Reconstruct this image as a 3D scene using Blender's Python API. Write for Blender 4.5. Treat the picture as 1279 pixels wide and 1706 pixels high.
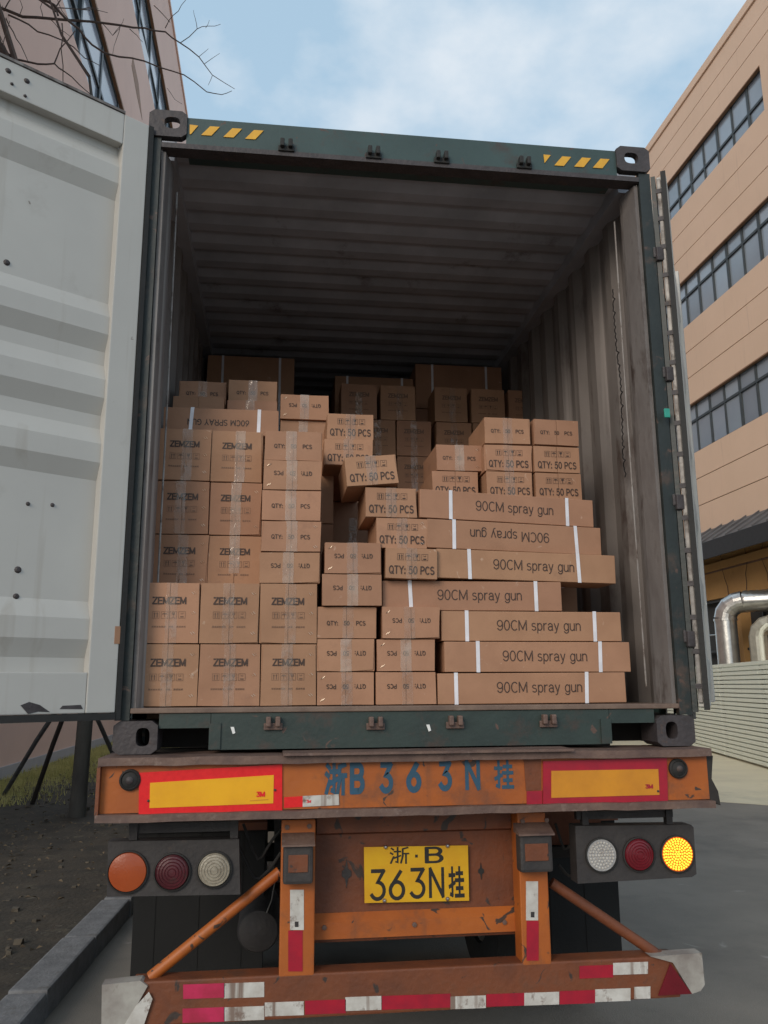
import bpy, bmesh, math, random
from mathutils import Vector, Matrix
rnd = random.Random(7)
R = math.radians
for o in list(bpy.data.objects): bpy.data.objects.remove(o)
scn = bpy.context.scene
COL = scn.collection
# ------------------------------------------------------------------ camera
Z0 = 1.45                                   # height of the container's underside above the road
CAM = Vector((-0.585, -3.531, 0.259 + Z0))
YAW, PITCH, ROLL, F = 0.1283, 0.2061, -0.0059, 1387.2   # F in pixels of the 1279 x 1706 photograph
W, H = 1279, 1706
fw = Vector((math.sin(YAW)*math.cos(PITCH), math.cos(YAW)*math.cos(PITCH), math.sin(PITCH)))
r0 = Vector((math.cos(YAW), -math.sin(YAW), 0)); u0 = r0.cross(fw)
rt = r0*math.cos(ROLL) + u0*math.sin(ROLL); up = u0*math.cos(ROLL) - r0*math.sin(ROLL)
cd = bpy.data.cameras.new('camera'); cam = bpy.data.objects.new('camera', cd); COL.objects.link(cam)
cam.matrix_world = Matrix(((rt.x, up.x, -fw.x, CAM.x), (rt.y, up.y, -fw.y, CAM.y), (rt.z, up.z, -fw.z, CAM.z), (0, 0, 0, 1)))
cd.sensor_fit = 'HORIZONTAL'; cd.sensor_width = 36; cd.lens = 36*F/W
cd.clip_start = 0.05; cd.clip_end = 2000
scn.camera = cam
scn.render.resolution_x, scn.render.resolution_y = 768, 1024
# ------------------------------------------------------------------ sky, sun, exposure
SUN_EL, SUN_AZ = R(24), R(-35)              # the low veiled sun stands behind the camera to the left
sdir = Vector((math.sin(SUN_AZ)*math.cos(SUN_EL), -math.cos(SUN_AZ)*math.cos(SUN_EL), math.sin(SUN_EL)))
wd = bpy.data.worlds.new('World'); scn.world = wd; wd.use_nodes = True
nt = wd.node_tree; N = nt.nodes; L = nt.links
bg = N['Background']; bg.inputs['Strength'].default_value = 0.15
sk = N.new('ShaderNodeTexSky'); sk.sky_type = 'NISHITA'; sk.sun_disc = False
sk.sun_elevation = SUN_EL; sk.sun_rotation = R(180) - SUN_AZ
sk.air_density = 1.0; sk.dust_density = 2.2; sk.ozone_density = 1.5
tc = N.new('ShaderNodeTexCoord')
mp = N.new('ShaderNodeMapping'); mp.inputs['Scale'].default_value = (1, 1, 1.6)
n1 = N.new('ShaderNodeTexNoise'); n1.inputs['Scale'].default_value = 4.4; n1.inputs['Detail'].default_value = 7; n1.inputs['Roughness'].default_value = .52
rp = N.new('ShaderNodeValToRGB'); rp.color_ramp.elements[0].position = .42; rp.color_ramp.elements[0].color = (0,)*3+(1,)
rp.color_ramp.elements[1].position = .62; rp.color_ramp.elements[1].color = (1,)*3+(1,)
mx = N.new('ShaderNodeMix'); mx.data_type = 'RGBA'
mx.inputs['B'].default_value = (4.1, 4.55, 5.0, 1)
ml = N.new('ShaderNodeMix'); ml.data_type = 'RGBA'; ml.inputs['Factor'].default_value = .78; ml.inputs['B'].default_value = (2.75, 3.85, 4.75, 1)   # thin high veil
L.new(tc.outputs['Generated'], mp.inputs['Vector']); L.new(mp.outputs[0], n1.inputs['Vector']); L.new(n1.outputs['Fac'], rp.inputs[0])
L.new(rp.outputs[0], mx.inputs['Factor']); L.new(sk.outputs[0], ml.inputs['A']); L.new(ml.outputs['Result'], mx.inputs['A']); L.new(mx.outputs['Result'], bg.inputs['Color'])
sl = bpy.data.lights.new('sun', 'SUN'); sl.energy = 1.35; sl.angle = R(26); sl.color = (1, .88, .74)
so = bpy.data.objects.new('sun', sl); COL.objects.link(so); so.rotation_euler = sdir.to_track_quat('Z', 'Y').to_euler()
so.location = (3, -8, 12)
vs = scn.view_settings; vs.view_transform = 'Standard'; vs.look = 'None'; vs.gamma = 1; vs.use_curve_mapping = False
vs.exposure = 0.25
scn.render.engine = 'CYCLES'
scn.cycles.max_bounces = 10; scn.cycles.transparent_max_bounces = 16

# ------------------------------------------------------------------ pixel of the photograph -> point in the place
def ray(x, y): return fw + rt*((x - W/2)/F) - up*((y - H/2)/F)
def py(x, y, Y): d = ray(x, y); return CAM + d*((Y - CAM.y)/d.y)
def pX(x, y, X): d = ray(x, y); return CAM + d*((X - CAM.x)/d.x)
def pz(x, y, Z): d = ray(x, y); return CAM + d*((Z - CAM.z)/d.z)

# ------------------------------------------------------------------ materials
MATS = {}
def mat(name, c, c2=None, sc=8, rough=.7, metal=0, bump=.15, bsc=60, grime=None, gsc=3, gth=.58, gs=.12, rnd_v=0, stretch=(1, 1, 1), emis=None, es=0, spec=.5, streak=None, chips=None):
    m = bpy.data.materials.new(name); m.use_nodes = True
    t = m.node_tree; n = t.nodes; l = t.links; b = n['Principled BSDF']
    b.inputs['Roughness'].default_value = rough; b.inputs['Metallic'].default_value = metal
    b.inputs['Specular IOR Level'].default_value = spec
    co = n.new('ShaderNodeTexCoord'); ma = n.new('ShaderNodeMapping'); ma.inputs['Scale'].default_value = stretch
    l.new(co.outputs['Object'], ma.inputs[0])
    oi = n.new('ShaderNodeObjectInfo')
    if rnd_v:
        va = n.new('ShaderNodeVectorMath'); va.operation = 'SCALE'; va.inputs['Scale'].default_value = 37
        cb = n.new('ShaderNodeCombineXYZ')
        for i in range(3): l.new(oi.outputs['Random'], cb.inputs[i])
        l.new(cb.outputs[0], va.inputs[0]); l.new(va.outputs[0], ma.inputs['Location'])
    no = n.new('ShaderNodeTexNoise'); no.inputs['Scale'].default_value = sc; no.inputs['Detail'].default_value = 6; no.inputs['Roughness'].default_value = .6
    l.new(ma.outputs[0], no.inputs['Vector'])
    ra = n.new('ShaderNodeValToRGB'); c2 = c2 or tuple(v*.8 for v in c)
    ra.color_ramp.elements[0].position = .35; ra.color_ramp.elements[0].color = (*c2, 1)
    ra.color_ramp.elements[1].position = .65; ra.color_ramp.elements[1].color = (*c, 1)
    l.new(no.outputs['Fac'], ra.inputs[0]); out = ra.outputs[0]
    if grime:
        g = n.new('ShaderNodeTexNoise'); g.inputs['Scale'].default_value = gsc; g.inputs['Detail'].default_value = 9; g.inputs['Roughness'].default_value = .7
        l.new(ma.outputs[0], g.inputs['Vector'])
        gr = n.new('ShaderNodeValToRGB'); gr.color_ramp.elements[0].position = gth; gr.color_ramp.elements[1].position = gth+gs
        l.new(g.outputs['Fac'], gr.inputs[0])
        gm = n.new('ShaderNodeMix'); gm.data_type = 'RGBA'; gm.inputs['B'].default_value = (*grime, 1)
        l.new(gr.outputs[0], gm.inputs['Factor']); l.new(out, gm.inputs['A']); out = gm.outputs['Result']
    for lay, scl, dist in ((streak, (13, 13, .55), .3), (chips, None, 1.0)):
        if not lay: continue
        lm = n.new('ShaderNodeMapping'); lm.inputs['Scale'].default_value = scl or (lay[3],)*3; l.new(ma.outputs[0], lm.inputs[0])
        g = n.new('ShaderNodeTexNoise'); g.inputs['Scale'].default_value = 1.0; g.inputs['Detail'].default_value = 7; g.inputs['Distortion'].default_value = dist; l.new(lm.outputs[0], g.inputs['Vector'])
        gr = n.new('ShaderNodeValToRGB'); gr.color_ramp.elements[0].position = lay[1]; gr.color_ramp.elements[1].position = lay[1]+lay[2]
        l.new(g.outputs['Fac'], gr.inputs[0])
        gm = n.new('ShaderNodeMix'); gm.data_type = 'RGBA'; gm.inputs['B'].default_value = (*lay[0], 1)
        l.new(gr.outputs[0], gm.inputs['Factor']); l.new(out, gm.inputs['A']); out = gm.outputs['Result']
    if rnd_v:
        hs = n.new('ShaderNodeHueSaturation'); mr = n.new('ShaderNodeMapRange')
        mr.inputs['To Min'].default_value = 1-rnd_v; mr.inputs['To Max'].default_value = 1+rnd_v
        l.new(oi.outputs['Random'], mr.inputs['Value']); l.new(mr.outputs[0], hs.inputs['Value']); l.new(out, hs.inputs['Color'])
        m7 = n.new('ShaderNodeMath'); m7.operation = 'MULTIPLY'; m7.inputs[1].default_value = 17.3; f7 = n.new('ShaderNodeMath'); f7.operation = 'FRACT'; h7 = n.new('ShaderNodeMapRange'); h7.inputs['To Min'].default_value = .4965; h7.inputs['To Max'].default_value = .5035
        l.new(oi.outputs['Random'], m7.inputs[0]); l.new(m7.outputs[0], f7.inputs[0]); l.new(f7.outputs[0], h7.inputs['Value']); l.new(h7.outputs[0], hs.inputs['Hue']); out = hs.outputs[0]
    l.new(out, b.inputs['Base Color'])
    if bump:
        bn = n.new('ShaderNodeTexNoise'); bn.inputs['Scale'].default_value = bsc; bn.inputs['Detail'].default_value = 5
        l.new(ma.outputs[0], bn.inputs['Vector'])
        bp = n.new('ShaderNodeBump'); bp.inputs['Strength'].default_value = bump; bp.inputs['Distance'].default_value = .01
        l.new(bn.outputs['Fac'], bp.inputs['Height']); l.new(bp.outputs[0], b.inputs['Normal'])
    if emis:
        b.inputs['Emission Color'].default_value = (*emis, 1); b.inputs['Emission Strength'].default_value = es
    MATS[name] = m
    return m

mat('kraft', (.40, .215, .128), (.34, .180, .106), sc=5, rough=.62, bump=.4, bsc=5, rnd_v=.08, grime=(.28, .15, .093), gsc=5, gth=.58, gs=.2, spec=.3, chips=((.47, .30, .21), .69, .06, 22))
mat('ink', (.035, .02, .015), (.07, .036, .024), sc=160, rough=.6, bump=0, grime=(.22, .125, .078), gsc=45, gth=.60, gs=.12)
mat('ink_faint', (.13, .07, .045), (.18, .10, .062), sc=150, rough=.6, bump=0)
mat('strap_white', (.78, .76, .80), rough=.35, bump=.05)
mat('brass', (.8, .66, .52), rough=.42, metal=1, bump=0)
mat('green_paint', (.040, .072, .069), (.030, .055, .053), sc=3, rough=.5, grime=(.05, .042, .036), gsc=5, gth=.56, bump=.1, bsc=30, chips=((.08, .05, .04), .67, .04, 16))
mat('sill_green', (.034, .052, .045), (.025, .038, .034), sc=5, rough=.5, grime=(.055, .042, .034), gsc=6, gth=.52, bump=.15, bsc=40, chips=((.11, .065, .05), .66, .04, 13))
mat('green_dark', (.023, .030, .028), (.015, .02, .019), sc=5, rough=.5, grime=(.065, .045, .034), gsc=7, gth=.54, bump=.2, bsc=40, chips=((.10, .06, .045), .64, .05, 14), streak=((.05, .037, .03), .58, .12))
mat('casting', (.06, .05, .052), (.04, .033, .034), sc=12, rough=.6, grime=(.11, .065, .045), gsc=9, gth=.6, bump=.4, bsc=50)
mat('inner_wall', (.225, .20, .187), (.155, .134, .124), sc=2.2, rough=.6, grime=(.075, .052, .043), gsc=3.2, gth=.54, gs=.14, bump=.15, bsc=20, stretch=(1, 1, .45), streak=((.26, .23, .215), .60, .1))
mat('inner_roof', (.42, .43, .475), (.31, .32, .355), sc=3, rough=.6, grime=(.13, .115, .11), gsc=2.5, gth=.60, bump=.1, bsc=20)
mat('worn_edge', (.30, .28, .265), (.20, .17, .155), sc=9, rough=.5, grime=(.09, .06, .045), gsc=11, gth=.52, bump=.2)
mat('jamb', (.20, .18, .17), (.13, .112, .105), sc=6, rough=.65, grime=(.06, .042, .035), gsc=6, gth=.50, gs=.14, bump=.35, bsc=30, stretch=(1, 1, .4), streak=((.30, .28, .265), .56, .1))
mat('floor_ply', (.16, .10, .06), (.10, .065, .04), sc=4, rough=.8)
mat('door_white', (.50, .485, .45), (.46, .445, .415), sc=1.7, rough=.42, grime=(.36, .33, .295), gsc=2.6, gth=.60, gs=.25, bump=.06, bsc=7, streak=((.37, .335, .29), .60, .2), chips=((.22, .19, .165), .725, .02, 11))
mat('rubber', (.022, .021, .02), rough=.75, bump=.2)
mat('steel_strip', (.30, .28, .26), (.15, .135, .125), sc=14, rough=.5, metal=.3, bump=.1, grime=(.07, .055, .045), gsc=9, gth=.52)
mat('sill_worn', (.20, .135, .10), (.13, .085, .065), sc=9, rough=.6, grime=(.30, .25, .22), gsc=8, gth=.6)
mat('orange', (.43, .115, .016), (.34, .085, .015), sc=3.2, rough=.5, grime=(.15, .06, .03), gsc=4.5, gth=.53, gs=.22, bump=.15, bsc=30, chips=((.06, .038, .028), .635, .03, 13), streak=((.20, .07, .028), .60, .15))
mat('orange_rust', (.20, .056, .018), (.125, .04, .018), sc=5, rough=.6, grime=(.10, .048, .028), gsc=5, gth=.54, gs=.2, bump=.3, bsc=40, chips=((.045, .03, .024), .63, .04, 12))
mat('flange', (.17, .105, .08), (.10, .06, .05), sc=9, rough=.6, grime=(.24, .17, .14), gsc=11, gth=.58, bump=.35, bsc=45)
mat('chassis_dark', (.03, .025, .022), rough=.8)
mat('dark_box', (.045, .039, .037), (.03, .026, .026), sc=10, rough=.65, grime=(.085, .06, .048), gsc=7, gth=.60, bump=.25)
mat('blue_paint', (.02, .085, .155), (.03, .075, .11), sc=26, rough=.6, grime=(.20, .065, .022), gsc=16, gth=.64, gs=.1, bump=0)
mat('refl_red', (.78, .018, .02), (.70, .012, .016), sc=60, rough=.3, bump=.03)
mat('refl_red_dull', (.40, .012, .03), (.30, .012, .03), sc=14, rough=.35, bump=.03)
mat('refl_pink', (.55, .03, .10), (.38, .025, .06), sc=12, rough=.35, grime=(.30, .09, .04), gsc=9, gth=.6, bump=.03)
mat('refl_yellow', (.85, .42, .012), (.76, .35, .012), sc=7, rough=.32, bump=.04)
mat('refl_amber', (.66, .27, .02), (.56, .22, .02), sc=7, rough=.34, bump=.04)
mat('refl_white', (.60, .58, .54), (.46, .43, .39), sc=18, rough=.4, grime=(.16, .10, .075), gsc=15, gth=.55, bump=.08, streak=((.22, .16, .13), .60, .06))
mat('plate_yellow', (.72, .42, .015), (.66, .34, .015), sc=9, rough=.3, bump=.02, grime=(.5, .2, .02), gsc=9, gth=.68)
mat('plate_black', (.02, .018, .016), rough=.5, bump=0)
mat('bolt', (.5, .46, .46), rough=.3, metal=.9, bump=0)
mat('yellow_paint', (.74, .40, .03), (.66, .34, .03), sc=20, rough=.5, bump=.03)
mat('lens_orange', (.38, .075, .02), (.31, .06, .018), sc=4, rough=.25, bump=.1, bsc=120)
mat('lens_red', (.17, .01, .018), (.12, .008, .014), sc=5, rough=.28, bump=.08, bsc=120, grime=(.07, .02, .02), gsc=14, gth=.58)
mat('lens_red_old', (.085, .012, .018), (.06, .012, .016), sc=9, rough=.35, bump=.1, bsc=120, grime=(.05, .035, .03), gsc=14, gth=.56)
mat('lens_clear', (.36, .32, .25), (.25, .215, .165), sc=34, rough=.3, bump=.3, bsc=120, grime=(.12, .10, .08), gsc=14, gth=.6)
mat('lens_led', (.42, .41, .40), (.30, .29, .29), sc=60, rough=.25, bump=.3, bsc=120)
mat('led_on', (1, .35, .02), rough=.4, bump=0, emis=(1, .46, .03), es=2.2)
mat('led_base', (.55, .10, .01), rough=.4, bump=0, emis=(1, .2, .0), es=.22)
mat('cap_grey', (.40, .38, .34), (.22, .19, .17), sc=7, rough=.5, grime=(.10, .07, .05), gsc=8, gth=.56, bump=.1)
mat('tyre', (.02, .02, .02), rough=.85, bump=.3)
mat('rim', (.18, .17, .16), rough=.6, bump=.2)
mat('mudflap', (.007, .007, .007), rough=.8, bump=.1)
mat('asphalt', (.235, .208, .176), (.185, .165, .141), sc=1.2, rough=.85, bump=.5, bsc=120, grime=(.135, .12, .105), gsc=.8, gth=.52, gs=.25, chips=((.30, .275, .24), .68, .06, 3))
mat('pale_tan', (.72, .64, .46), (.63, .56, .41), sc=.9, rough=.8, bump=.3, bsc=60, grime=(.40, .365, .27), gsc=.5, gth=.54, gs=.3)
mat('kerb_stone', (.21, .21, .215), (.14, .14, .145), sc=9, rough=.85, bump=.5, bsc=50, grime=(.13, .12, .11), gsc=6, gth=.6)
mat('soil', (.066, .052, .037), (.036, .03, .023), sc=3.5, rough=.95, bump=1.0, bsc=30, grime=(.10, .084, .058), gsc=5, gth=.58, chips=((.15, .13, .10), .67, .05, 17))
mat('soil_clod', (.12, .10, .075), (.07, .058, .045), sc=6, rough=.95, bump=.3)
mat('grass', (.60, .52, .20), (.42, .38, .12), sc=1.5, rough=.8, bump=0)
mat('leaf_dry', (.17, .125, .075), (.10, .07, .045), sc=3, rough=.85, bump=0, rnd_v=.3)
mat('bark', (.11, .075, .06), (.07, .05, .042), sc=12, rough=.9, bump=.5)
mat('bark_trunk', (.085, .08, .07), (.055, .05, .045), sc=8, rough=.9, bump=.7, bsc=30, stretch=(1, 1, .3))
mat('stake', (.17, .17, .17), (.10, .10, .105), sc=8, rough=.8, bump=.3)
mat('stake_dark', (.045, .035, .03), rough=.85, bump=.3)
mat('peach', (.76, .55, .41), (.72, .52, .385), sc=.5, rough=.8, bump=.06, bsc=40, grime=(.66, .47, .355), gsc=.5, gth=.58, gs=.3, streak=((.62, .44, .33), .62, .25))
mat('pink', (.72, .52, .445), (.68, .49, .42), sc=.6, rough=.85, bump=.1, bsc=30, grime=(.58, .40, .34), gsc=.7, gth=.6, gs=.3)
mat('plinth', (.42, .42, .44), (.36, .36, .38), sc=1, rough=.85)
mat('cream', (.68, .54, .38), (.62, .49, .35), sc=1, rough=.85)
mat('ochre', (.52, .30, .115), (.45, .255, .10), sc=1.2, rough=.85, grime=(.34, .19, .08), gsc=1.1, gth=.58)
mat('groove', (.20, .13, .10), rough=.9)
mat('frame_dark', (.045, .055, .06), rough=.45, bump=0)
mat('frame_brown', (.30, .16, .085), rough=.6, bump=0)
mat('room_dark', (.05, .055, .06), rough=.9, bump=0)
mat('curtain', (.78, .80, .82), (.70, .72, .74), sc=1.2, rough=.9, bump=0, rnd_v=.18)
mat('slat', (.82, .84, .72), (.75, .77, .66), sc=1.3, rough=.45, bump=.05, grime=(.55, .55, .45), gsc=1.4, gth=.6, gs=.3, streak=((.55, .53, .43), .64, .2))
mat('post_grey', (.40, .42, .36), rough=.6)
mat('awning', (.13, .13, .135), (.09, .09, .095), sc=3, rough=.5, metal=.2)
mat('awning_edge', (.03, .03, .033), rough=.6)
mat('duct', (.72, .71, .68), (.58, .57, .55), sc=5, rough=.28, metal=.9, bump=.15, bsc=18)
mat('duct_pale', (.50, .49, .42), rough=.4, metal=.4)
mat('rope', (.015, .013, .013), rough=.9, bump=0)
mat('teal_tape', (.03, .32, .24), rough=.4)
mat('cloud_white', (.8, .8, .78), rough=.6)

def glass(name, tint, rough=.06):
    m = bpy.data.materials.new(name); m.use_nodes = True
    t = m.node_tree; n = t.nodes; l = t.links; n.remove(n['Principled BSDF'])
    tr = n.new('ShaderNodeBsdfTransparent'); tr.inputs[0].default_value = (*tint, 1)
    g = n.new('ShaderNodeBsdfGlossy'); g.inputs['Roughness'].default_value = rough; g.inputs[0].default_value = (.92, .96, 1, 1)
    fr = n.new('ShaderNodeFresnel'); fr.inputs[0].default_value = 1.8
    no = n.new('ShaderNodeTexNoise'); no.inputs['Scale'].default_value = .8; co = n.new('ShaderNodeTexCoord'); l.new(co.outputs['Object'], no.inputs[0])
    bp = n.new('ShaderNodeBump'); bp.inputs['Strength'].default_value = .05; bp.inputs['Distance'].default_value = .1
    l.new(no.outputs[0], bp.inputs['Height']); l.new(bp.outputs[0], g.inputs['Normal'])
    ms = n.new('ShaderNodeMixShader'); l.new(fr.outputs[0], ms.inputs[0]); l.new(tr.outputs[0], ms.inputs[1]); l.new(g.outputs[0], ms.inputs[2])
    l.new(ms.outputs[0], n['Material Output'].inputs[0]); MATS[name] = m
mat('window_glass', (.30, .36, .43), (.24, .29, .36), sc=.35, rough=.12, bump=.02, bsc=2, rnd_v=.22, spec=.9)
def tape_mat(name, milky):
    m = bpy.data.materials.new(name); m.use_nodes = True
    t = m.node_tree; n = t.nodes; l = t.links; n.remove(n['Principled BSDF'])
    co = n.new('ShaderNodeTexCoord'); oi = n.new('ShaderNodeObjectInfo'); va = n.new('ShaderNodeVectorMath'); va.operation = 'ADD'
    cb = n.new('ShaderNodeVectorMath'); cb.operation = 'SCALE'; cb.inputs['Scale'].default_value = 1.0
    l.new(co.outputs['Object'], va.inputs[0]); l.new(oi.outputs['Location'], va.inputs[1]); l.new(va.outputs[0], cb.inputs[0])
    tr = n.new('ShaderNodeBsdfTransparent'); tr.inputs[0].default_value = (.97, .95, .93, 1)
    df = n.new('ShaderNodeBsdfDiffuse'); df.inputs[0].default_value = (.74, .60, .50, 1)
    gl = n.new('ShaderNodeBsdfGlossy'); gl.inputs['Roughness'].default_value = .07; gl.inputs[0].default_value = (1, .97, .94, 1)
    v = n.new('ShaderNodeTexVoronoi'); v.inputs['Scale'].default_value = 26; mpp = n.new('ShaderNodeMapping'); mpp.inputs['Scale'].default_value = (1.5, 1, .8)
    no = n.new('ShaderNodeTexNoise'); no.inputs['Scale'].default_value = 24; no.inputs['Detail'].default_value = 1.5; no.inputs['Distortion'].default_value = .8
    l.new(cb.outputs[0], mpp.inputs[0]); l.new(mpp.outputs[0], no.inputs['Vector']); l.new(mpp.outputs[0], v.inputs['Vector'])
    ad = n.new('ShaderNodeMath'); l.new(no.outputs['Fac'], ad.inputs[0]); l.new(v.outputs['Distance'], ad.inputs[1])
    bp = n.new('ShaderNodeBump'); bp.inputs['Strength'].default_value = .55; bp.inputs['Distance'].default_value = .006
    l.new(ad.outputs[0], bp.inputs['Height']); l.new(bp.outputs[0], gl.inputs['Normal'])
    # where the film is loose it turns milky, where it sticks it stays clear
    n2 = n.new('ShaderNodeTexNoise'); n2.inputs['Scale'].default_value = 11; l.new(cb.outputs[0], n2.inputs['Vector'])
    r2 = n.new('ShaderNodeMapRange'); r2.inputs['From Min'].default_value = .35; r2.inputs['From Max'].default_value = .7
    r2.inputs['To Min'].default_value = milky*.45; r2.inputs['To Max'].default_value = milky; l.new(n2.outputs['Fac'], r2.inputs['Value'])
    m1 = n.new('ShaderNodeMixShader'); l.new(r2.outputs[0], m1.inputs[0]); l.new(tr.outputs[0], m1.inputs[1]); l.new(df.outputs[0], m1.inputs[2])
    lw = n.new('ShaderNodeLayerWeight'); lw.inputs[0].default_value = .3; l.new(bp.outputs[0], lw.inputs['Normal'])
    mr = n.new('ShaderNodeMapRange'); mr.inputs['To Min'].default_value = .03; mr.inputs['To Max'].default_value = .55; l.new(lw.outputs['Fresnel'], mr.inputs['Value'])
    n3 = n.new('ShaderNodeTexNoise'); n3.inputs['Scale'].default_value = 9; n3.inputs['Detail'].default_value = 2; l.new(cb.outputs[0], n3.inputs['Vector'])
    r3 = n.new('ShaderNodeMapRange'); r3.inputs['From Min'].default_value = .46; r3.inputs['From Max'].default_value = .66; r3.inputs['To Min'].default_value = .25; l.new(n3.outputs['Fac'], r3.inputs['Value'])
    mu = n.new('ShaderNodeMath'); mu.operation = 'MULTIPLY'; l.new(mr.outputs[0], mu.inputs[0]); l.new(r3.outputs[0], mu.inputs[1])
    m2 = n.new('ShaderNodeMixShader'); l.new(mu.outputs[0], m2.inputs[0]); l.new(m1.outputs[0], m2.inputs[1]); l.new(gl.outputs[0], m2.inputs[2])
    l.new(m2.outputs[0], n['Material Output'].inputs[0]); MATS[name] = m
tape_mat('tape', .42)
tape_mat('tape_clear', .2)

# ------------------------------------------------------------------ mesh helpers
class MB:
    def __init__(s): s.v = []; s.f = []; s.m = []
    def add(s, vs, fs, mi=0):
        b = len(s.v); s.v += [tuple(p) for p in vs]; s.f += [tuple(i+b for i in f) for f in fs]; s.m += [mi]*len(fs); return s
    def box(s, x0, x1, y0, y1, z0, z1, mi=0, c=0):
        if c:                                                   # chamfered box
            bm = bmesh.new(); bmesh.ops.create_cube(bm, size=1)
            for v in bm.verts: v.co = Vector(((x0+x1)/2+v.co.x*(x1-x0), (y0+y1)/2+v.co.y*(y1-y0), (z0+z1)/2+v.co.z*(z1-z0)))
            bmesh.ops.bevel(bm, geom=bm.edges[:], offset=c, segments=2, profile=.6, affect='EDGES')
            bm.verts.index_update(); s.add([v.co[:] for v in bm.verts], [[v.index for v in f.verts] for f in bm.faces], mi); bm.free(); return s
        p = [(x, y, z) for z in (z0, z1) for y in (y0, y1) for x in (x0, x1)]
        return s.add(p, [(0, 2, 3, 1), (4, 5, 7, 6), (0, 1, 5, 4), (2, 6, 7, 3), (0, 4, 6, 2), (1, 3, 7, 5)], mi)
    def prism(s, poly, axis, a, b, mi=0):                       # polygon in the two other axes, extruded along axis
        def P(u, v, w): return {'x': (w, u, v), 'y': (u, w, v), 'z': (u, v, w)}[axis]
        n = len(poly); vs = [P(*p, a) for p in poly]+[P(*p, b) for p in poly]
        fs = [tuple(range(n)), tuple(range(2*n-1, n-1, -1))]+[(i, n+i, n+(i+1) % n, (i+1) % n) for i in range(n)]
        return s.add(vs, fs, mi)
    def strip(s, poly, axis, a, b, mi=0):                       # open profile swept along axis (a sheet)
        def P(u, v, w): return {'x': (w, u, v), 'y': (u, w, v), 'z': (u, v, w)}[axis]
        n = len(poly); return s.add([P(*p, a) for p in poly]+[P(*p, b) for p in poly], [(i, i+1, n+i+1, n+i) for i in range(n-1)], mi)
    def tube(s, pts, r, seg=10, mi=0, caps=True):
        pts = [Vector(p) for p in pts]; rs = r if isinstance(r, (list, tuple)) else [r]*len(pts)
        b = len(s.v); ref = None
        for i, p in enumerate(pts):
            d = (pts[min(i+1, len(pts)-1)]-pts[max(i-1, 0)]).normalized()
            if ref is None: ref = d.orthogonal().normalized()
            ref = (ref-d*ref.dot(d)).normalized(); q = d.cross(ref)
            for k in range(seg):
                a = 2*math.pi*k/seg; s.v.append(tuple(p+(ref*math.cos(a)+q*math.sin(a))*rs[i]))
        for i in range(len(pts)-1):
            for k in range(seg):
                s.f.append((b+i*seg+k, b+i*seg+(k+1) % seg, b+(i+1)*seg+(k+1) % seg, b+(i+1)*seg+k)); s.m.append(mi)
        if caps:
            s.f.append(tuple(b+k for k in range(seg-1, -1, -1))); s.m.append(mi)
            s.f.append(tuple(b+(len(pts)-1)*seg+k for k in range(seg))); s.m.append(mi)
        return s
    def lathe(s, prof, c, axis='y', seg=32, mi=0):              # prof: (radius, height along axis)
        b = len(s.v)
        for r, h in prof:
            for k in range(seg):
                a = 2*math.pi*k/seg; u, v = r*math.cos(a), r*math.sin(a)
                o = {'x': (h, u, v), 'y': (u, h, v), 'z': (u, v, h)}[axis]; s.v.append((c[0]+o[0], c[1]+o[1], c[2]+o[2]))
        for i in range(len(prof)-1):
            for k in range(seg):
                s.f.append((b+i*seg+k, b+i*seg+(k+1) % seg, b+(i+1)*seg+(k+1) % seg, b+(i+1)*seg+k)); s.m.append(mi)
        return s
    def mesh(s, name, mats, smooth=False):
        me = bpy.data.meshes.new(name); me.from_pydata(s.v, [], s.f)
        for m in (mats if isinstance(mats, (list, tuple)) else [mats]): me.materials.append(MATS[m])
        me.polygons.foreach_set('material_index', s.m)
        bm = bmesh.new(); bm.from_mesh(me); bmesh.ops.recalc_face_normals(bm, faces=bm.faces); bm.to_mesh(me); bm.free()
        if smooth:
            me.polygons.foreach_set('use_smooth', [True]*len(me.polygons))
            me.set_sharp_from_angle(angle=R(38))
        me.update(); return me
    def build(s, name, mats, parent=None, smooth=False): return link(name, s.mesh(name, mats, smooth), parent)
def link(name, me, parent=None, world=True):
    o = bpy.data.objects.new(name, me); COL.objects.link(o)
    if parent is not None:
        o.parent = parent
        if world: o.matrix_parent_inverse = base_matrix(parent).inverted()
    return o
def base_matrix(o):
    m = Matrix.Translation(o.location) @ o.rotation_euler.to_matrix().to_4x4()
    return (base_matrix(o.parent) @ o.matrix_parent_inverse @ m) if o.parent else m
def tag(o, label=None, cat=None, group=None, kind=None):
    for k, v in (('label', label), ('category', cat), ('group', group), ('kind', kind)):
        if v: o[k] = v
    return o
def thing(name, label, cat, loc=(0, 0, 0), group=None):
    o = bpy.data.objects.new(name, None); COL.objects.link(o); o.location = loc; o.empty_display_size = .1
    return tag(o, label, cat, group)

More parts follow.
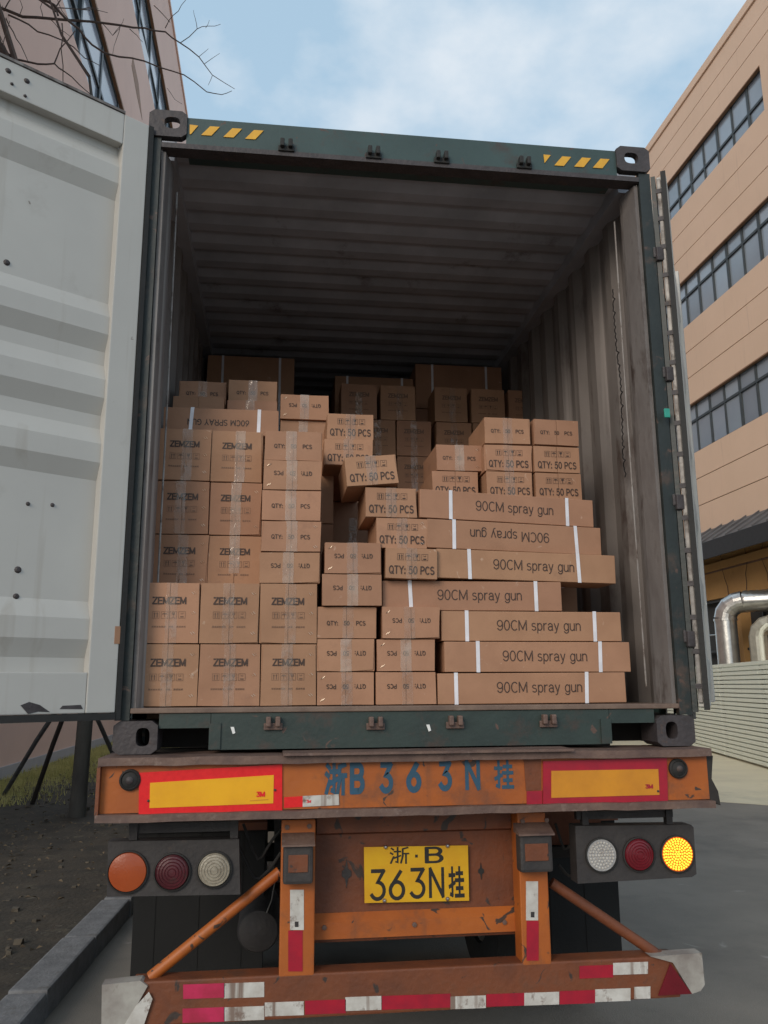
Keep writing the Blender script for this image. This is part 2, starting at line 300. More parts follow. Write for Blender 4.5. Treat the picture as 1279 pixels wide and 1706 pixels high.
def AR(cx, cy, rx, ry, a0, a1, n=9): return [(cx+rx*math.cos(R(a0+(a1-a0)*i/n)), cy+ry*math.sin(R(a0+(a1-a0)*i/n))) for i in range(n+1)]
O_ = lambda w: [AR(w/2, .5, w/2, .5, 90, 450, 22)]
GL = {   # stroke letters: advance width, centre lines in a box one cap height tall
 'Z': (.62, [[(0, 1), (.62, 1), (0, 0), (.62, 0)]]), 'E': (.56, [[(.56, 1), (0, 1), (0, 0), (.56, 0)], [(0, .52), (.52, .52)]]), 'M': (.78, [[(0, 0), (0, 1), (.39, .1), (.78, 1), (.78, 0)]]),
 'Q': (.66, O_(.66)+[[(.4, .25), (.70, -.04)]]), 'T': (.58, [[(0, 1), (.58, 1)], [(.29, 1), (.29, 0)]]), 'Y': (.62, [[(0, 1), (.31, .48), (.62, 1)], [(.31, .48), (.31, 0)]]),
 ':': (.08, [[(.04, .12), (.04, 0)], [(.04, .66), (.04, .54)]]), ' ': (.20, []),
 'P': (.56, [[(0, 0), (0, 1), (.3, 1)]+AR(.3, .73, .26, .27, 90, -90)+[(0, .46)]]), 'C': (.62, [AR(.34, .5, .34, .5, 50, 310, 16)]),
 'S': (.56, [AR(.28, .755, .26, .245, 35, 255, 10)+AR(.28, .255, .28, .255, 78, -145, 10)]), '0': (.54, O_(.54)),
 '5': (.54, [[(.5, 1), (.09, 1), (.04, .5)]+AR(.25, .32, .29, .32, 125, -150, 12)]),
 '9': (.54, [AR(.27, .69, .27, .31, 0, 360, 18), AR(.27, .69, .27, .31, 0, 0, 1)[:1]+[(.54, .5)]+AR(.27, .35, .27, .35, 0, -150, 10)]),
 '6': (.54, [AR(.27, .31, .27, .31, 0, 360, 18), [(.42, 1), (.05, .47)]]),
 '3': (.54, [[(.02, 1), (.52, 1), (.26, .6)]+AR(.25, .30, .29, .30, 78, -150, 13)]),
 'N': (.60, [[(0, 0), (0, 1), (.60, 0), (.60, 1)]]), 'B': (.60, [[(0, .52), (.34, .52)]+AR(.34, .76, .22, .24, -90, 90, 8)+[(0, 1)], [(0, 1), (0, 0)], [(0, 0), (.36, 0)]+AR(.36, .26, .24, .26, -90, 90, 8)+[(0, .52)]]),
 'G': (.66, [AR(.34, .5, .34, .5, 50, 325, 16)+[(.64, .45), (.38, .45)]]), 'R': (.60, [[(0, 0), (0, 1), (.32, 1)]+AR(.32, .74, .26, .26, 90, -90)+[(0, .48)], [(.32, .48), (.6, 0)]]),
 'A': (.68, [[(0, 0), (.34, 1), (.68, 0)], [(.12, .34), (.56, .34)]]), 'U': (.60, [[(0, 1), (0, .3)]+AR(.3, .3, .3, .3, 180, 360, 10)+[(.6, 1)]]),
 's': (.42, [AR(.21, .545, .19, .165, 40, 255, 9)+AR(.21, .19, .21, .19, 78, -145, 9)]), 'p': (.46, [[(0, .7), (0, -.28)], AR(.23, .35, .23, .36, 0, 360, 16)]),
 'r': (.28, [[(0, 0), (0, .7)], AR(.24, .42, .24, .28, 180, 75, 6)]), 'a': (.46, [AR(.22, .47, .21, .24, 160, 0, 8)+[(.43, .1), (.48, 0)], AR(.21, .20, .21, .20, 60, 320, 10), [(.42, .42), (.25, .39)]]),
 'y': (.46, [[(0, .7), (.23, .02)], [(.46, .7), (.20, -.16)]+AR(.08, -.12, .12, .15, -20, -110, 4)]), 'g': (.46, [AR(.23, .35, .23, .36, 0, 360, 16), [(.46, .7), (.46, -.04)]+AR(.23, -.04, .23, .24, 0, -160, 8)]),
 'u': (.44, [[(0, .7), (0, .22)]+AR(.2, .22, .2, .22, 180, 340, 8), [(.44, .7), (.44, 0)]]), 'n': (.44, [[(0, 0), (0, .7)], AR(.22, .45, .22, .25, 165, 0, 8)+[(.44, 0)]]),
 '\u00b7': (.1, [[(.05, .56), (.05, .44)]]),
 '\u6d59': (1.0, [[(.06, .96), (.17, .86)], [(.01, .67), (.13, .58)], [(.02, .02), (.18, .42)],
    [(.22, .74), (.56, .74)], [(.40, 1), (.40, .06), (.30, .10)], [(.22, .34), (.56, .48)],
    [(.96, .98), (.68, .90), (.68, .45), (.58, .02)], [(.68, .60), (1.0, .60)], [(.86, .60), (.86, -.02)]]),
 '\u6302': (1.0, [[(0, .74), (.38, .74)], [(.21, 1), (.21, .04), (.08, .08)], [(0, .34), (.38, .48)],
    [(.50, .80), (.94, .80)], [(.72, 1), (.72, .56)], [(.44, .56), (1.0, .56)], [(.50, .28), (.94, .28)], [(.72, .48), (.72, .02)], [(.42, .02), (1.02, .02)]]),
}
TXT = {}
def stroke_poly(m, pts, t, sx, y):
    P = [Vector((x, z)) for x, z in pts]; n = len(P)
    closed = n > 3 and (P[0]-P[-1]).length < 1e-4
    if not closed:
        for i, k in ((0, 1), (-1, -2)): P[i] = P[i]+(P[i]-P[k]).normalized()*t*.35
    L_, R_ = [], []
    for i in range(n):
        a = P[i-1] if i else (P[-2] if closed else None); b = P[i+1] if i < n-1 else (P[1] if closed else None)
        d1 = (P[i]-a).normalized() if a is not None and (P[i]-a).length > 1e-6 else None; d2 = (b-P[i]).normalized() if b is not None and (b-P[i]).length > 1e-6 else None
        d1 = d1 or d2; d2 = d2 or d1
        n1 = Vector((-d1.y, d1.x)); n2 = Vector((-d2.y, d2.x)); mm = n1+n2
        mm = mm.normalized() if mm.length > 1e-4 else n1
        k = min(1.6, 1/max(.3, mm.dot(n1))); L_.append(P[i]+mm*t/2*k); R_.append(P[i]-mm*t/2*k)
    m.add([(p.x*sx, y, p.y) for p in L_]+[(p.x*sx, y, p.y) for p in R_], [(i, i+1, n+i+1, n+i) for i in range(n-1)])
def text_mesh(s, size, mt, weight=.12, sx=1, flip=False, spacing=.24):
    key = (s, size, mt, weight, sx, flip, spacing)
    if key in TXT: return TXT[key]
    m = MB(); x = 0; q = 0
    for ch in s:
        w, st = GL[ch]
        cut = []
        for p in st:
            cur = [p[0]]
            for i in range(1, len(p)):
                cur.append(p[i])
                if i < len(p)-1:
                    a_ = Vector(p[i])-Vector(p[i-1]); b_ = Vector(p[i+1])-Vector(p[i])
                    if a_.length > .12 and b_.length > .12 and a_.normalized().dot(b_.normalized()) < .2: cut.append(cur); cur = [p[i]]
            cut.append(cur)
        for p in cut: q += 1; stroke_poly(m, [(a+x/sx if False else a, b) for a, b in p], weight, 1, -.00012/size*(q % 9)); m.v[-2*len(p):] = [((vx+x), vy, vz) for vx, vy, vz in m.v[-2*len(p):]]
        x += w+spacing
    x -= spacing; k = -1 if flip else 1
    m.v = [((vx-x/2)*size*sx*k, vy*size, (vz-.5)*size*k) for vx, vy, vz in m.v]
    me = m.mesh('lettering', mt); TXT[key] = me; return me

# ================================================================== THE SETTING
g = MB().box(-400, 400, -300, 500, -.5, 0).build('road', 'asphalt'); tag(g, kind='structure')
pv = MB()
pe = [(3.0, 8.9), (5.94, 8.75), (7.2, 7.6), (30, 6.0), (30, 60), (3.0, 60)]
pv.prism(pe, 'z', -.1, .006).build('pale_ground', 'pale_tan'); tag(bpy.data.objects['pale_ground'], kind='structure')  # paler, warmer area of ground in front of the fence
# verge with kerb on the left
def kx(Y): return -1.76 + (Y-1.15)*0.048 if Y > -40 else -1.76
verge = MB(); gx = [-40, -14, -9, -6.5]+[-5.4+.3*i for i in range(12)]; gy = [-6+.5*i for i in range(70)]+[32, 40, 60]
vv = []; rv = random.Random(3)
for Y in gy:
    for i, X in enumerate(gx):
        e = kx(Y)-.2
        x = X if i < 4 else -5.4+(e+5.4)*(i-4)/11
        z = .12 + (rv.uniform(-.015, .035) if i < 15 else 0)
        vv.append((x, Y, z))
nx = len(gx); verge.add(vv, [(j*nx+i, j*nx+i+1, (j+1)*nx+i+1, (j+1)*nx+i) for j in range(len(gy)-1) for i in range(nx-1)])
tag(verge.build('verge', 'soil', smooth=True), kind='structure')
kb = MB(); kb.box(-.06, .06, 0, .04, 0, .04); kerb = tag(MB().box(-1.9, -1.85, -6, 28, .0, .05).build('kerb', 'kerb_stone'), kind='structure')
kme = MB().box(-.105, .105, -.488, .488, -.02, .14, c=.016).mesh('kerb_stone', 'kerb_stone')
for i in range(30):
    Y = -5+i*1.0
    o = link('kerb_stone', kme, kerb); o.location = (kx(Y)-.105+rnd.uniform(-.006, .006), Y, rnd.uniform(-.006, .004)); o.rotation_euler = (0, 0, -.048+rnd.uniform(-.006, .006))
# dry leaves and grass on the verge
lv = MB()
for i in range(2600):
    Y = rv.uniform(-1, 22); X = rv.uniform(-5.3, kx(Y)-.25); s = rv.uniform(.012, .036); a = rv.uniform(0, 6.3)
    z = .155+rv.uniform(0, .02); dx, dy = math.cos(a)*s, math.sin(a)*s
    lv.add([(X-dx, Y-dy, z), (X+dy*.5, Y-dx*.5, z+rv.uniform(0, .02)), (X+dx, Y+dy, z+rv.uniform(0, .012)), (X-dy*.5, Y+dx*.5, z+rv.uniform(0, .02))], [(0, 1, 2, 3)])
tag(lv.build('leaf_litter', 'leaf_dry'), 'fallen dry leaves scattered over the bare soil verge', 'leaf litter', kind='stuff')
cl = MB()
for i in range(420):
    Y = rv.uniform(-1, 16); X = rv.uniform(-5.2, kx(Y)-.28); s_ = rv.uniform(.008, .03)*(1.6 if rv.random() < .06 else 1)
    p8 = [(X+dx*s_*rv.uniform(.6, 1.2), Y+dy*s_*rv.uniform(.6, 1.2), .135+dz*s_*rv.uniform(.4, .9)) for dz in (-1, 1) for dx, dy in ((-1, -1), (1, -1), (1, 1), (-1, 1))]
    cl.add(p8, [(0, 3, 2, 1), (4, 5, 6, 7), (0, 1, 5, 4), (1, 2, 6, 5), (2, 3, 7, 6), (3, 0, 4, 7)])
tag(cl.build('gravel', 'soil_clod'), 'small stones and clods strewn over the soil verge', 'gravel', kind='stuff')
gr = MB()
for i in range(15000):
    Y = rv.uniform(9, 23); X = -5.25+abs(rv.gauss(0, .55))+(.25 if rv.random() < .5 else 0)
    if rv.random() < .25: X = rv.uniform(-5.2, -3); Y = rv.uniform(12, 23)
    h = rv.uniform(.04, .15); a = rv.uniform(0, 6.3); w = .007; dx, dy = math.cos(a)*w, math.sin(a)*w; l = rv.uniform(-.05, .05)
    gr.add([(X-dx, Y-dy, .12), (X+dx, Y+dy, .12), (X+l, Y+rv.uniform(-.05, .05), .12+h)], [(0, 1, 2)])
tag(gr.build('dry_grass', 'grass'), 'yellowing grass along the foot of the pink building', 'grass', kind='stuff')

# ------------------------------------------------------------------ right-hand building
BX = 11.8
def bz(x, y): return pX(x, y, BX).z
roof = (bz(1080, 249)+bz(1240, 0))/2
bands = [((bz(1265, 105)+bz(1110, 310))/2, (bz(1270, 180)+bz(1112, 378))/2, .36, 'low'),
         ((bz(1279, 322)+bz(1124, 485))/2, bz(1279, 425), .66, 'high'),
         ((bz(1279, 583)+bz(1140, 682))/2, (bz(1279, 688)+bz(1145, 760))/2, .66, 'high')]
aw = (bz(1279, 847)+bz(1157, 892))/2
Y0, Y1 = 6.0, 46.0
yend = pX(1268, 140, BX).y
bld = thing('office_building', 'peach walled office block with ribbon windows behind the white slat fence', 'building', (BX, 20, 0))
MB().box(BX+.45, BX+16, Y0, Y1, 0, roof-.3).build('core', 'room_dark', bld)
MB().box(BX-.05, BX+16, Y0, Y1, roof-.28, roof, c=.02).build('parapet', 'peach', bld)
pitch = (pX(1107, 340, BX).y-yend)/7
def spandrel(za, zb, n=3):
    MB().box(BX+.03, BX+.45, Y0, Y1, za+.01, zb-.01).build('wall', 'groove', bld)
    h = (zb-za)/n
    for i in range(n): MB().box(BX, BX+.04, Y0, Y1, za+i*h+(.012 if i else 0), za+(i+1)*h-(.012 if i < n-1 else 0)).build('wall_panel', 'peach', bld)
edges = [roof-.285]+[e for b in bands for e in b[:2]]+[aw]
for i in range(0, len(edges), 2): spandrel(edges[i+1] if i+1 < len(edges) else aw, edges[i])
pane_cache = {}
for bi, (zt, zb, fr, kind) in enumerate(bands):
    ya = yend if bi == 0 else Y0+.3
    if bi == 0: MB().box(BX, BX+.45, Y0, yend, zb+.002, zt-.002).build('wall_panel', 'peach', bld)
    n = int((24-ya)/pitch); yb = ya+n*pitch
    MB().box(BX, BX+.45, yb, Y1, zb+.002, zt-.002).build('wall_panel', 'peach', bld)
    f = MB(); zs = zb+(zt-zb)*fr
    f.box(BX+.08, BX+.16, ya, yb, zt-.05, zt).box(BX+.08, BX+.16, ya, yb, zb, zb+.05).box(BX+.07, BX+.17, ya, yb, zs-.035, zs+.035)
    f.box(BX-.02, BX+.08, ya, yb, zt-.045, zt-.01, 1)
    for k in range(n+1):
        w = .05 if k % 2 else .035
        f.box(BX+.075, BX+.165, ya+k*pitch-w, ya+k*pitch+w, zb+.05, zt-.05)
    wf = f.build('window', ['frame_dark', 'frame_brown'], bld)
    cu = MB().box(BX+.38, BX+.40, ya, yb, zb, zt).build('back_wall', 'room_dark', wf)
    for k in range(n):
        for (pa, pb) in ((zb+.05, zs-.035), (zs+.035, zt-.05)):
            key = (bi, round(pb-pa, 4))
            if key not in pane_cache:
                pane_cache[key] = MB().box(-.004, .004, .03, pitch-.03, 0, pb-pa).mesh('pane', 'window_glass')
                pane_cache[key+('c',)] = MB().box(-.004, .004, .04, pitch-.04, 0, pb-pa).mesh('blind', 'curtain')
            o = link('pane', pane_cache[key], wf); o.location = (BX+.12, ya+k*pitch, pa); o.rotation_euler = (0, 0, rnd.uniform(-.012, .012))
# ground floor: awning, ochre wall, dark openings
a0 = pX(1279, 893, BX-1.0).z
am = MB(); am.prism([(BX-.002, aw), (BX-1.0, a0+.35), (BX-1.0, a0+.27), (BX-.002, aw-.12)], 'y', Y0, Y1)
awn = am.build('awning', 'awning', bld)
MB().box(BX-1.06, BX-1.003, Y0, Y1, a0-.12, a0+.33).build('fascia', 'awning_edge', awn)
for k in range(60):
    y = Y0+.3+k*.62
    MB().prism([(BX-.01, aw+.045), (BX-1.0, a0+.395), (BX-1.0, a0+.352), (BX-.01, aw+.003)], 'y', y, y+.05).build('standing_seam', 'awning', awn)
zo = pX(1180, 1000, BX).z
MB().box(BX+.02, BX+.45, Y0, Y1, zo, aw-.13).build('wall', 'ochre', bld)
MB().box(BX-.02, BX+.018, Y0, Y1, zo+.75, zo+.79).build('conduit', 'groove', bld)
MB().box(BX-.10, BX+.018, Y0, Y1, a0-.22, a0-.02).build('cornice', 'ochre', bld)
for ya, yb in ((6.2, 12.4), (13.0, 15.1), (15.9, 17.6), (18.3, 24)):
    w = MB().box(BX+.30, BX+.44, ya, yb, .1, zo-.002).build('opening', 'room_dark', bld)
    MB().box(BX+.12, BX+.2, ya, yb, zo-.08, zo-.004).box(BX+.12, BX+.2, ya, yb, 2.6, 2.66).box(BX+.12, BX+.2, (ya+yb)/2-.03, (ya+yb)/2+.03, .1, zo-.085).build('frame', 'frame_dark', w)
for ya, yb in ((12.4, 13.0), (15.1, 15.9), (17.6, 18.3), (24, Y1)):
    MB().box(BX+.01, BX+.44, ya, yb, 0, zo-.003).build('pier', 'ochre', bld)
# climbing stems on the ochre wall
st = thing('climbing_plant', 'bare brown climber stems on the ochre wall under the awning', 'plant', (BX-.03, 16, zo))
for k in range(5):
    y = 14.4+k*.9+rnd.uniform(-.3, .3); pts = [Vector((BX-.03, y, zo-.1))]
    for j in range(9): pts.append(pts[-1]+Vector((0, rnd.uniform(-.11, .11), rnd.uniform(.12, .25))))
    MB().tube(pts, [.012-.001*j for j in range(10)], 5).build('stem', 'bark', st)

# fence of pale slats
fA = pz(1279, 1282, 0); fB = pz(1180, 1253, 0); fd = (fB-fA).normalized(); fA = fA-fd*6; flen = 6+(fB-fA).length
zt = .74+Z0
fen = thing('slat_fence', 'pale green white fence of horizontal slats before the peach building', 'fence', fA)
ang = math.atan2(-fd.x, fd.y); nsl = 22; ph = (zt-.05)/nsl
sm_ = MB().box(-.02, .02, 0, 3.0, 0, ph-.022, c=.002).mesh('slat', 'slat')
pm_ = MB().box(.025, .085, -.03, .03, 0, zt, c=.005).mesh('post', 'post_grey')
M = Matrix.Translation(fA) @ Matrix.Rotation(ang, 4, 'Z')
for s in range(5):
    for k in range(nsl):
        o = link('slat', sm_, fen); p = M @ Vector((rnd.uniform(-.003, .003), s*3.006, .06+k*ph)); o.location = p; o.rotation_euler = (0, 0, ang)
    o = link('post', pm_, fen); o.location = M @ Vector((0, s*3.006, 0)); o.rotation_euler = (0, 0, ang)
MB().box(.09, .11, 0, 15, .05, zt-.05).build('backing', 'slat', fen)
for ch in fen.children:
    if ch.name.startswith('backing'): ch.matrix_parent_inverse = Matrix.Identity(4); ch.rotation_euler = (0, 0, ang)

# silver ventilation duct
dX = 10.75
d0 = pX(1213, 1090, dX); d1 = pX(1216, 1010, dX); rad = .27
du = thing('ventilation_duct', 'silver round ventilation duct with an elbow rising behind the slat fence', 'duct', (d0.x, d0.y, 0))
MB().tube([(d0.x, d0.y, 0), (d0.x, d0.y, d1.z-.3)], rad, 24).build('riser', 'duct', du, True)
el = [Vector((d0.x, d0.y, d1.z-.3))]
for k in range(1, 5):
    a = k*math.pi/8; el.append(Vector((d0.x+.36*(1-math.cos(a)), d0.y-.3*(1-math.cos(a)), d1.z-.3+.42*math.sin(a))))
MB().tube(el, rad+.004, 24, caps=False).build('elbow', 'duct', du)
hp = [el[-1]+Vector((.70, -.58, 0))*t for t in (0, .25, .5, .75, 1)]
pts = []; rs = []
for k in range(29):
    p = el[-1]+Vector((.75, -.62, 0))*(k/14); pts.append(p); rs.append(rad+(.012 if k % 2 else -.006))
MB().tube(pts, rs, 24).build('flexible_hose', 'duct', du, True)
for z in (d1.z-.32,): MB().tube([(d0.x, d0.y, z-.03), (d0.x, d0.y, z+.03)], rad+.02, 24).build('clamp_band', 'duct', du)
MB().tube([(d0.x-.05, d0.y+.1, 2.95), (d0.x-.5, d0.y+1.8, 2.95)], .018, 6).build('stay_rod', 'duct', du)
q0 = pX(1266, 1100, 11.2); q1 = pX(1268, 1042, 11.2)
d2 = thing('ventilation_duct', 'pale square edged curved duct beside the silver elbow duct', 'duct', (q0.x, q0.y, 0))
pp = [Vector((q0.x, q0.y, 0)), Vector((q0.x, q0.y, q1.z-.25))]+[Vector((q0.x+.25*(1-math.cos(a)), q0.y-.25*(1-math.cos(a)), q1.z-.25+.3*math.sin(a))) for a in (.5, 1.0, 1.57)]+[Vector((q0.x+.5, q0.y-1.0, q1.z+.05))]
MB().tube(pp, .22, 8).build('pipe', 'duct_pale', d2)
MB().tube([p+Vector((-.04, -.2, 0)) for p in pp], .06, 8).build('edge_flange', 'slat', d2)

# ------------------------------------------------------------------ left-hand building
LX = -5.35
def lz(x, y): return pX(x, y, LX).z
lroof = (lz(278, 0)+lz(312, 190))/2
w2t, w2b = (lz(247, 20)+lz(284, 180))/2, (lz(220, 20)+lz(262, 185))/2
w1t, w1b = (lz(150, 0)+lz(209, 180))/2, (lz(106, 0)+lz(149, 150))/2
lb = thing('factory_building', 'tall pink rendered factory building with brown edged window bands beyond the bare tree', 'building', (LX, 25, 0))
LY0, LY1 = 3.0, 60.0
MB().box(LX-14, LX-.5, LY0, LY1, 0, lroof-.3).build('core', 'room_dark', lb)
for a, b in ((.35, w1b), (w1t, w2b), (w2t, lroof)):
    MB().box(LX-.5, LX, LY0, LY1, a, b).build('wall_panel', 'pink', lb)
MB().box(LX-.5, LX+.03, LY0, LY1, 0, .348).build('plinth', 'plinth', lb)
MB().box(LX-.02, LX+.06, LY0, LY1, lroof-.05, lroof+.12).build('coping', 'pink', lb)
dp = pX(352, 245, LX)
for zt_, zb_ in ((w1t, w1b), (w2t, w2b)):
    f = MB(); n = 13; sp = (LY1-LY0)/n; zs = zb_+(zt_-zb_)*.42
    f.box(LX-.16, LX-.06, LY0, LY1, zs-.05, zs+.05).box(LX-.16, LX-.06, LY0, LY1, zt_-.1, zt_).box(LX-.16, LX-.06, LY0, LY1, zb_, zb_+.1)
    f.box(LX-.10, LX+.03, LY0, LY1, zt_-.04, zt_+.05, 1)
    for k in range(n*2+1): f.box(LX-.17, LX-.05, LY0+k*sp/2-.07, LY0+k*sp/2+.07, zb_+.1, zt_-.1)
    wf = f.build('window', ['frame_dark', 'frame_brown'], lb)
    gm = {}
    for k in range(n*2):
        for pa, pb in ((zb_+.1, zs-.05), (zs+.05, zt_-.1)):
            key = round(pb-pa, 4)
            if key not in gm: gm[key] = MB().box(-.005, .005, .07, sp/2-.07, 0, pb-pa).mesh('pane', 'window_glass')
            o = link('pane', gm[key], wf); o.location = (LX-.11, LY0+k*sp/2, pa); o.rotation_euler = (0, 0, rnd.uniform(-.02, .02))
vp = pX(228, 143, LX); MB().prism([(vp.y-1.0, vp.z-.1), (vp.y-.9, vp.z+.3), (vp.y+.2, vp.z+.25), (vp.y+1.2, vp.z-.35), (vp.y+.1, vp.z-.3)], 'x', LX-.01, LX+.008).build('wall_stain', 'frame_brown', lb)  # brown stain patch on the wall, added as a thin plate
cw = MB().box(-5.3, 3.2, 27.0, 27.3, 0, 3.4).box(-5.3, 3.2, 26.95, 27.35, 3.4, 3.55)
tag(cw.build('boundary_wall', 'cream'), 'cream painted wall closing the verge behind the truck', 'wall')

# ------------------------------------------------------------------ bare tree with stakes on the verge
tb = pz(128, 1358, .13); tr_ = thing('bare_tree', 'leafless tree with a dark trunk propped by stakes on the verge', 'tree', tb)
rt_ = random.Random(11); fork = tb+Vector((.06, .1, 4.6))
trunk = MB(); tp = [tb+Vector((0, 0, -.1)), tb+Vector((.01, 0, .3)), tb+Vector((.03, .02, 1.6)), tb+Vector((.03, .06, 3.2)), fork, fork+Vector((-.1, .1, 2.0)), fork+Vector((-.35, .2, 4.4)), fork+Vector((-.7, .3, 6.4))]
trunk.tube(tp, [.115, .10, .095, .085, .075, .055, .035, .02], 10); trunk.build('trunk', 'bark_trunk', tr_, True)
crown = MB()
def sx(x, y, D): return py(x/3.1975, y/3.1975, D)
def branch(px, D, r0, r1, D2=None):
    n = len(px); D2 = D if D2 is None else D2
    pts = [sx(x, y, D+(D2-D)*i/(n-1)) for i, (x, y) in enumerate(px)]
    fine = [pts[0]]
    for a, b in zip(pts, pts[1:]):
        mid = (a+b)/2+Vector((rt_.uniform(-1, 1), rt_.uniform(-1, 1), rt_.uniform(-1, 1)))*(b-a).length*.05; fine += [mid, b]
    crown.tube(fine, [.72*(r0+(r1-r0)*i/(len(fine)-1)) for i in range(len(fine))], 5); return fine
brs = [([(-500, 330), (-250, 130), (0, 40), (120, 90), (270, 100), (480, 115), (640, 135), (770, 150), (880, 170), (960, 230), (1060, 305), (1130, 400), (1250, 475)], 9.0, .045, .006),
       ([(-60, -130), (120, -60), (230, 0), (290, 30), (350, 100), (420, 155), (490, 240), (560, 285), (700, 310), (850, 360), (980, 400), (1100, 490), (1180, 505), (1235, 485)], 8.6, .04, .006),
       ([(-200, -20), (0, 70), (100, 105), (200, 170), (330, 215), (450, 310), (530, 350)], 9.4, .03, .008),
       ([(30, 95), (70, 170), (110, 240), (150, 330)], 9.3, .016, .008),
       ([(330, 125), (325, 260), (335, 435)], 9.0, .016, .010),
       ([(-300, 420), (-60, 330), (100, 320), (200, 342), (290, 340), (340, 380), (420, 450), (490, 510)], 8.8, .032, .009),
       ([(290, 338), (320, 260), (400, 165)], 8.8, .018, .010),
       ([(880, 150), (900, 110), (950, 60), (990, 0)], 9.0, .012, .006), ([(820, 30), (870, 80), (905, 120)], 9.0, .010, .008),
       ([(960, 230), (1050, 155), (1110, 140), (1175, 130)], 9.0, .011, .005), ([(1050, 155), (1040, 100), (1030, 55)], 9.0, .008, .004),
       ([(1090, 340), (1170, 285)], 9.0, .008, .004), ([(1130, 405), (1108, 455)], 9.0, .007, .004), ([(1060, 302), (1110, 260)], 9.0, .007, .004), ([(1095, 150), (1115, 108)], 9.0, .006, .004),
       ([(550, 130), (600, 190), (640, 150)], 9.0, .009, .005), ([(600, 190), (640, 140), (660, 100)], 9.0, .008, .004), ([(690, 155), (730, 190), (760, 225)], 9.0, .009, .005),
       ([(270, 105), (310, 150), (380, 200)], 9.0, .010, .005), ([(230, 95), (215, 40), (240, -10)], 9.0, .010, .006), ([(100, 92), (120, 40), (95, -20)], 9.0, .010, .006),
       ([(640, 140), (620, 210), (600, 290)], 9.0, .008, .004), ([(890, 470), (930, 530), (970, 555)], 9.0, .006, .004), ([(-80, 120), (40, 290), (70, 300)], 8.7, .05, .03),
       ([(420, 155), (330, 60), (300, -20)], 8.6, .010, .006), ([(20, 60), (60, -10), (120, -60)], 9.0, .016, .01)]
for b in brs: branch(*b)
for root in (([-500, 330], 9.0), ([-60, -130], 8.6), ([-200, -20], 9.4), ([-300, 420], 8.8), ([-80, 120], 8.7)):
    e = sx(*root[0], root[1]); s = tp[4+rt_.randrange(3)]
    crown.tube([s, s.lerp(e, .35)+Vector((-.1, 0, -.15)), s.lerp(e, .7)+Vector((0, 0, -.1)), e], [.06, .055, .05, .042], 6)
def twig(p, d, l, r, dep):
    q = p+d*l; m = (p+q)/2+Vector((rt_.uniform(-1, 1), rt_.uniform(-1, 1), rt_.uniform(-1, 1)))*l*.06
    crown.tube([p, m, q], [r, r*.8, r*.6], 4, caps=False)
    if dep:
        for k in range(rt_.choice((2, 3))):
            dd = (d+Vector((rt_.uniform(-1, 1), rt_.uniform(-1, 1), rt_.uniform(-.5, .8)))*.7).normalized(); twig(p.lerp(q, rt_.uniform(.5, 1)), dd, l*.68, r*.6, dep-1)
for s, d in ((tp[5], (-.9, .3, .8)), (tp[5], (-.5, .8, .9)), (tp[6], (-.8, -.2, .7)), (tp[7], (-.5, .1, 1)), (tp[6], (-.7, .8, .6)), (tp[4], (-.9, .5, .7))):
    twig(s, Vector(d).normalized(), 1.7, .032, 3)
crown.build('crown', 'bark', tr_)
tie = py(131, 1128, tb.y)
for foot, m, r in (((0, 1325), 'stake', .035), ((50, 1340), 'stake_dark', .033)):
    f_ = pz(*foot, .12); MB().tube([f_-Vector((0, 0, .1)), f_.lerp(tie, .5), tie+(tie-f_)*.06], [r, r*.95, r*.9], 8).build('stake', m, tr_, True)
f_ = Vector((-2.75, 10.4, .05)); MB().tube([f_, tie+(tie-f_)*.06], [.035, .03], 8).build('stake', 'stake', tr_, True)

# ================================================================== THE CONTAINER
def C(x): return x
HW = 1.219
con = thing('shipping_container', 'open green shipping container full of cartons on the orange trailer', 'container', (0, 0, Z0))
def casting(x0, x1, y0, y1, z0, z1, hole):
    m = MB(); cx, hw, hz, cz = hole                             # front plate with an oval hole, hollow behind
    seg = 20; inner = []; outer = []
    for k in range(seg):
        a = 2*math.pi*k/seg; c, s = math.cos(a), math.sin(a)
        inner.append((cx+hw*(abs(c)**.7)*(1 if c >= 0 else -1), cz+hz*(abs(s)**.7)*(1 if s >= 0 else -1)))
        t = 1/max(abs(c), abs(s)); ux, uz = c*t, s*t
        px_ = (x0+x1)/2+(x1-x0)/2*ux; pz_ = (z0+z1)/2+(z1-z0)/2*uz
        rr = .016; dx = max(0, abs(px_-(x0+x1)/2)-((x1-x0)/2-rr)); dz = max(0, abs(pz_-(z0+z1)/2)-((z1-z0)/2-rr))
        if dx > 0 and dz > 0:
            q = math.hypot(dx, dz)
            if q > rr:
                px_ -= math.copysign(dx-dx*rr/q, px_-(x0+x1)/2); pz_ -= math.copysign(dz-dz*rr/q, pz_-(z0+z1)/2)
        outer.append((px_, pz_))
    b = []
    for yy, ring in ((y0, outer), (y1, outer), (y1, inner), (y0, inner)): b.append([(p[0], yy, p[1]) for p in ring])
    vs = [p for r_ in b for p in r_]; fs = []
    for a_, b_ in ((0, 1), (1, 2), (2, 3), (3, 0)):
        for k in range(seg): fs.append((a_*seg+k, a_*seg+(k+1) % seg, b_*seg+(k+1) % seg, b_*seg+k))
    m.add(vs, fs); return m
